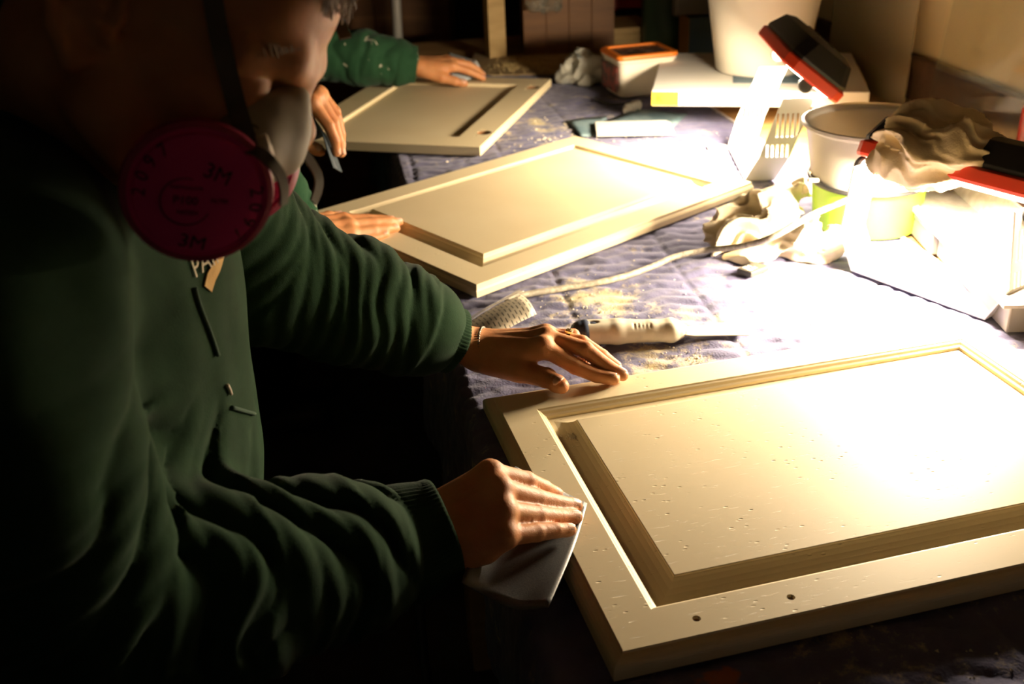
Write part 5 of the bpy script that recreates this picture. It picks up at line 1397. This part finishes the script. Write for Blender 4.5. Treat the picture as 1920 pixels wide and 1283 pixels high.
def on_cloth(path, r, n=6):
    out = []
    for px, py in path:
        q, nn_ = hit(bvH, px, py)
        if q is not None: out.append(q + nn_ * r * .8)
    return spline(out, n) if len(out) > 1 else None
for path in ([(362, 540), (372, 575), (388, 615), (406, 666)], [(432, 764), (452, 770), (474, 776)]):
    c = on_cloth(path, .0019)
    if c: MB().tube(c, .0019, 8).obj('drawstring', M_CORD, HO1, smooth=True)
c = on_cloth([(423, 722), (427, 730), (430, 739)], .002)
if c: MB().tube(c, .0016, 8).obj('drawstring_tip', M_CREAM, HO1, smooth=True)

# ---- sandpaper sheets held in the hands
def sheet(name, corners, label, cat, material, bulge=(0, 0), nu=14, nv=14, group=None, th=.0006):
    """curved sheet through four corners a-b (top) and d-c (bottom); bulge along its normal in u and v"""
    a, b, c, d = [V(*x) for x in corners]; n = nrm(np.cross(b - a, d - a)); vs = []; fs = []
    for i in range(nu + 1):
        for j in range(nv + 1):
            u, v = i / nu, j / nv; p = (a * (1 - u) + b * u) * (1 - v) + (d * (1 - u) + c * u) * v
            vs.append(p + n * (bulge[0] * math.sin(math.pi * u) + bulge[1] * math.sin(math.pi * v)))
    for i in range(nu):
        for j in range(nv): x = i * (nv + 1) + j; fs.append([x, x + 1, x + nv + 2, x + nv + 1])
    me = mesh_np(name, vs, fs, True); o = link(name, me, material); md = o.modifiers.new('t', 'SOLIDIFY'); md.thickness = th
    tag(o, label, cat, group); return o
def paper_fn(c1, c2):
    def fn(nt, B, tc):
        n = nt.nodes.new('ShaderNodeTexNoise'); n.inputs['Scale'].default_value = 900; nt.links.new(tc.outputs['Object'], n.inputs['Vector'])
        nt.links.new(ramp(nt, n.outputs['Fac'], [(.35, c1), (.65, c2)]), B.inputs['Base Color'])
        b = nt.nodes.new('ShaderNodeBump'); b.inputs['Strength'].default_value = .3; b.inputs['Distance'].default_value = .0004; nt.links.new(n.outputs['Fac'], b.inputs['Height']); nt.links.new(b.outputs['Normal'], B.inputs['Normal'])
    return fn
M_SAND1 = mat('grey_sandpaper', rough=.38, spec=.5, fn=paper_fn((.085, .09, .09), (.13, .135, .135)))
M_SAND2 = mat('dark_blue_sandpaper', rough=.6, fn=paper_fn((.016, .032, .045), (.035, .055, .07)))
M_SAND3 = mat('pale_blue_sandpaper', rough=.6, fn=paper_fn((.34, .40, .44), (.46, .52, .55)))
SG = 'sandpaper in the workers hands'
def sand_front():
    # lies on the stile under the fingers, then sags off the door edge
    rows = []
    top = [W(966, 874, z=.944), W(1010, 898, z=.934), W(1060, 924, z=.9238), W(1101, 944, z=.9232)]
    mid = [W(915, 960, z=.938), W(960, 985, z=.930), W(1020, 1010, z=.926), W(1078, 1022, z=.9245)]
    bot = [W(866, 1092, z=.944), W(912, 1118, z=.926), W(968, 1142, z=.922), W(1028, 1138, z=.930)]
    def cr(p, n): return spline(p, n)
    t_, m_, b_ = cr(top, 6), cr(mid, 6), cr(bot, 6); vs = []; n = len(t_)
    for i in range(n): vs += cr([t_[i], m_[i], b_[i]], 8)
    k_ = 17; fs = [[i * k_ + j, i * k_ + j + 1, (i + 1) * k_ + j + 1, (i + 1) * k_ + j] for i in range(n - 1) for j in range(k_ - 1)]
    o = link('sandpaper', mesh_np('sandpaper', vs, fs, True), M_SAND1); md = o.modifiers.new('t', 'SOLIDIFY'); md.thickness = .0008
    tag(o, 'grey folded sandpaper sheet under the fingers at the edge of the nearest door', 'sandpaper', SG)
sand_front()
jm = J2[1]
sp = [W(566, 232, d=1.80), W(596, 236, d=1.785), W(614, 262, d=1.778), W(624, 294, d=1.776), W(633, 319, d=1.776)]
P_ = spline(sp, 6); vs, f_s = ribbon(P_, [nrm(CX * .96 + CY * .2 - CF * .08)] * len(P_), .06, .0022)
o = link('sandpaper', mesh_np('sandpaper', vs, f_s, True), M_SAND2); tag(o, 'dark blue folded sandpaper pinched in a hand left of the far door', 'sandpaper', SG)
a, b_, c_, d_ = W(842, 99, z=.985), W(893, 117, z=.965), W(906, 137, z=.945), W(850, 118, z=.955)
sheet('sandpaper', [W(840, 98, z=.978), W(893, 114, z=.972), W(908, 140, z=.930), W(850, 158, z=.9245)], 'pale blue sandpaper sheet folded under the hand on the far door', 'sandpaper', M_SAND3, (.0, -.006), group=SG)
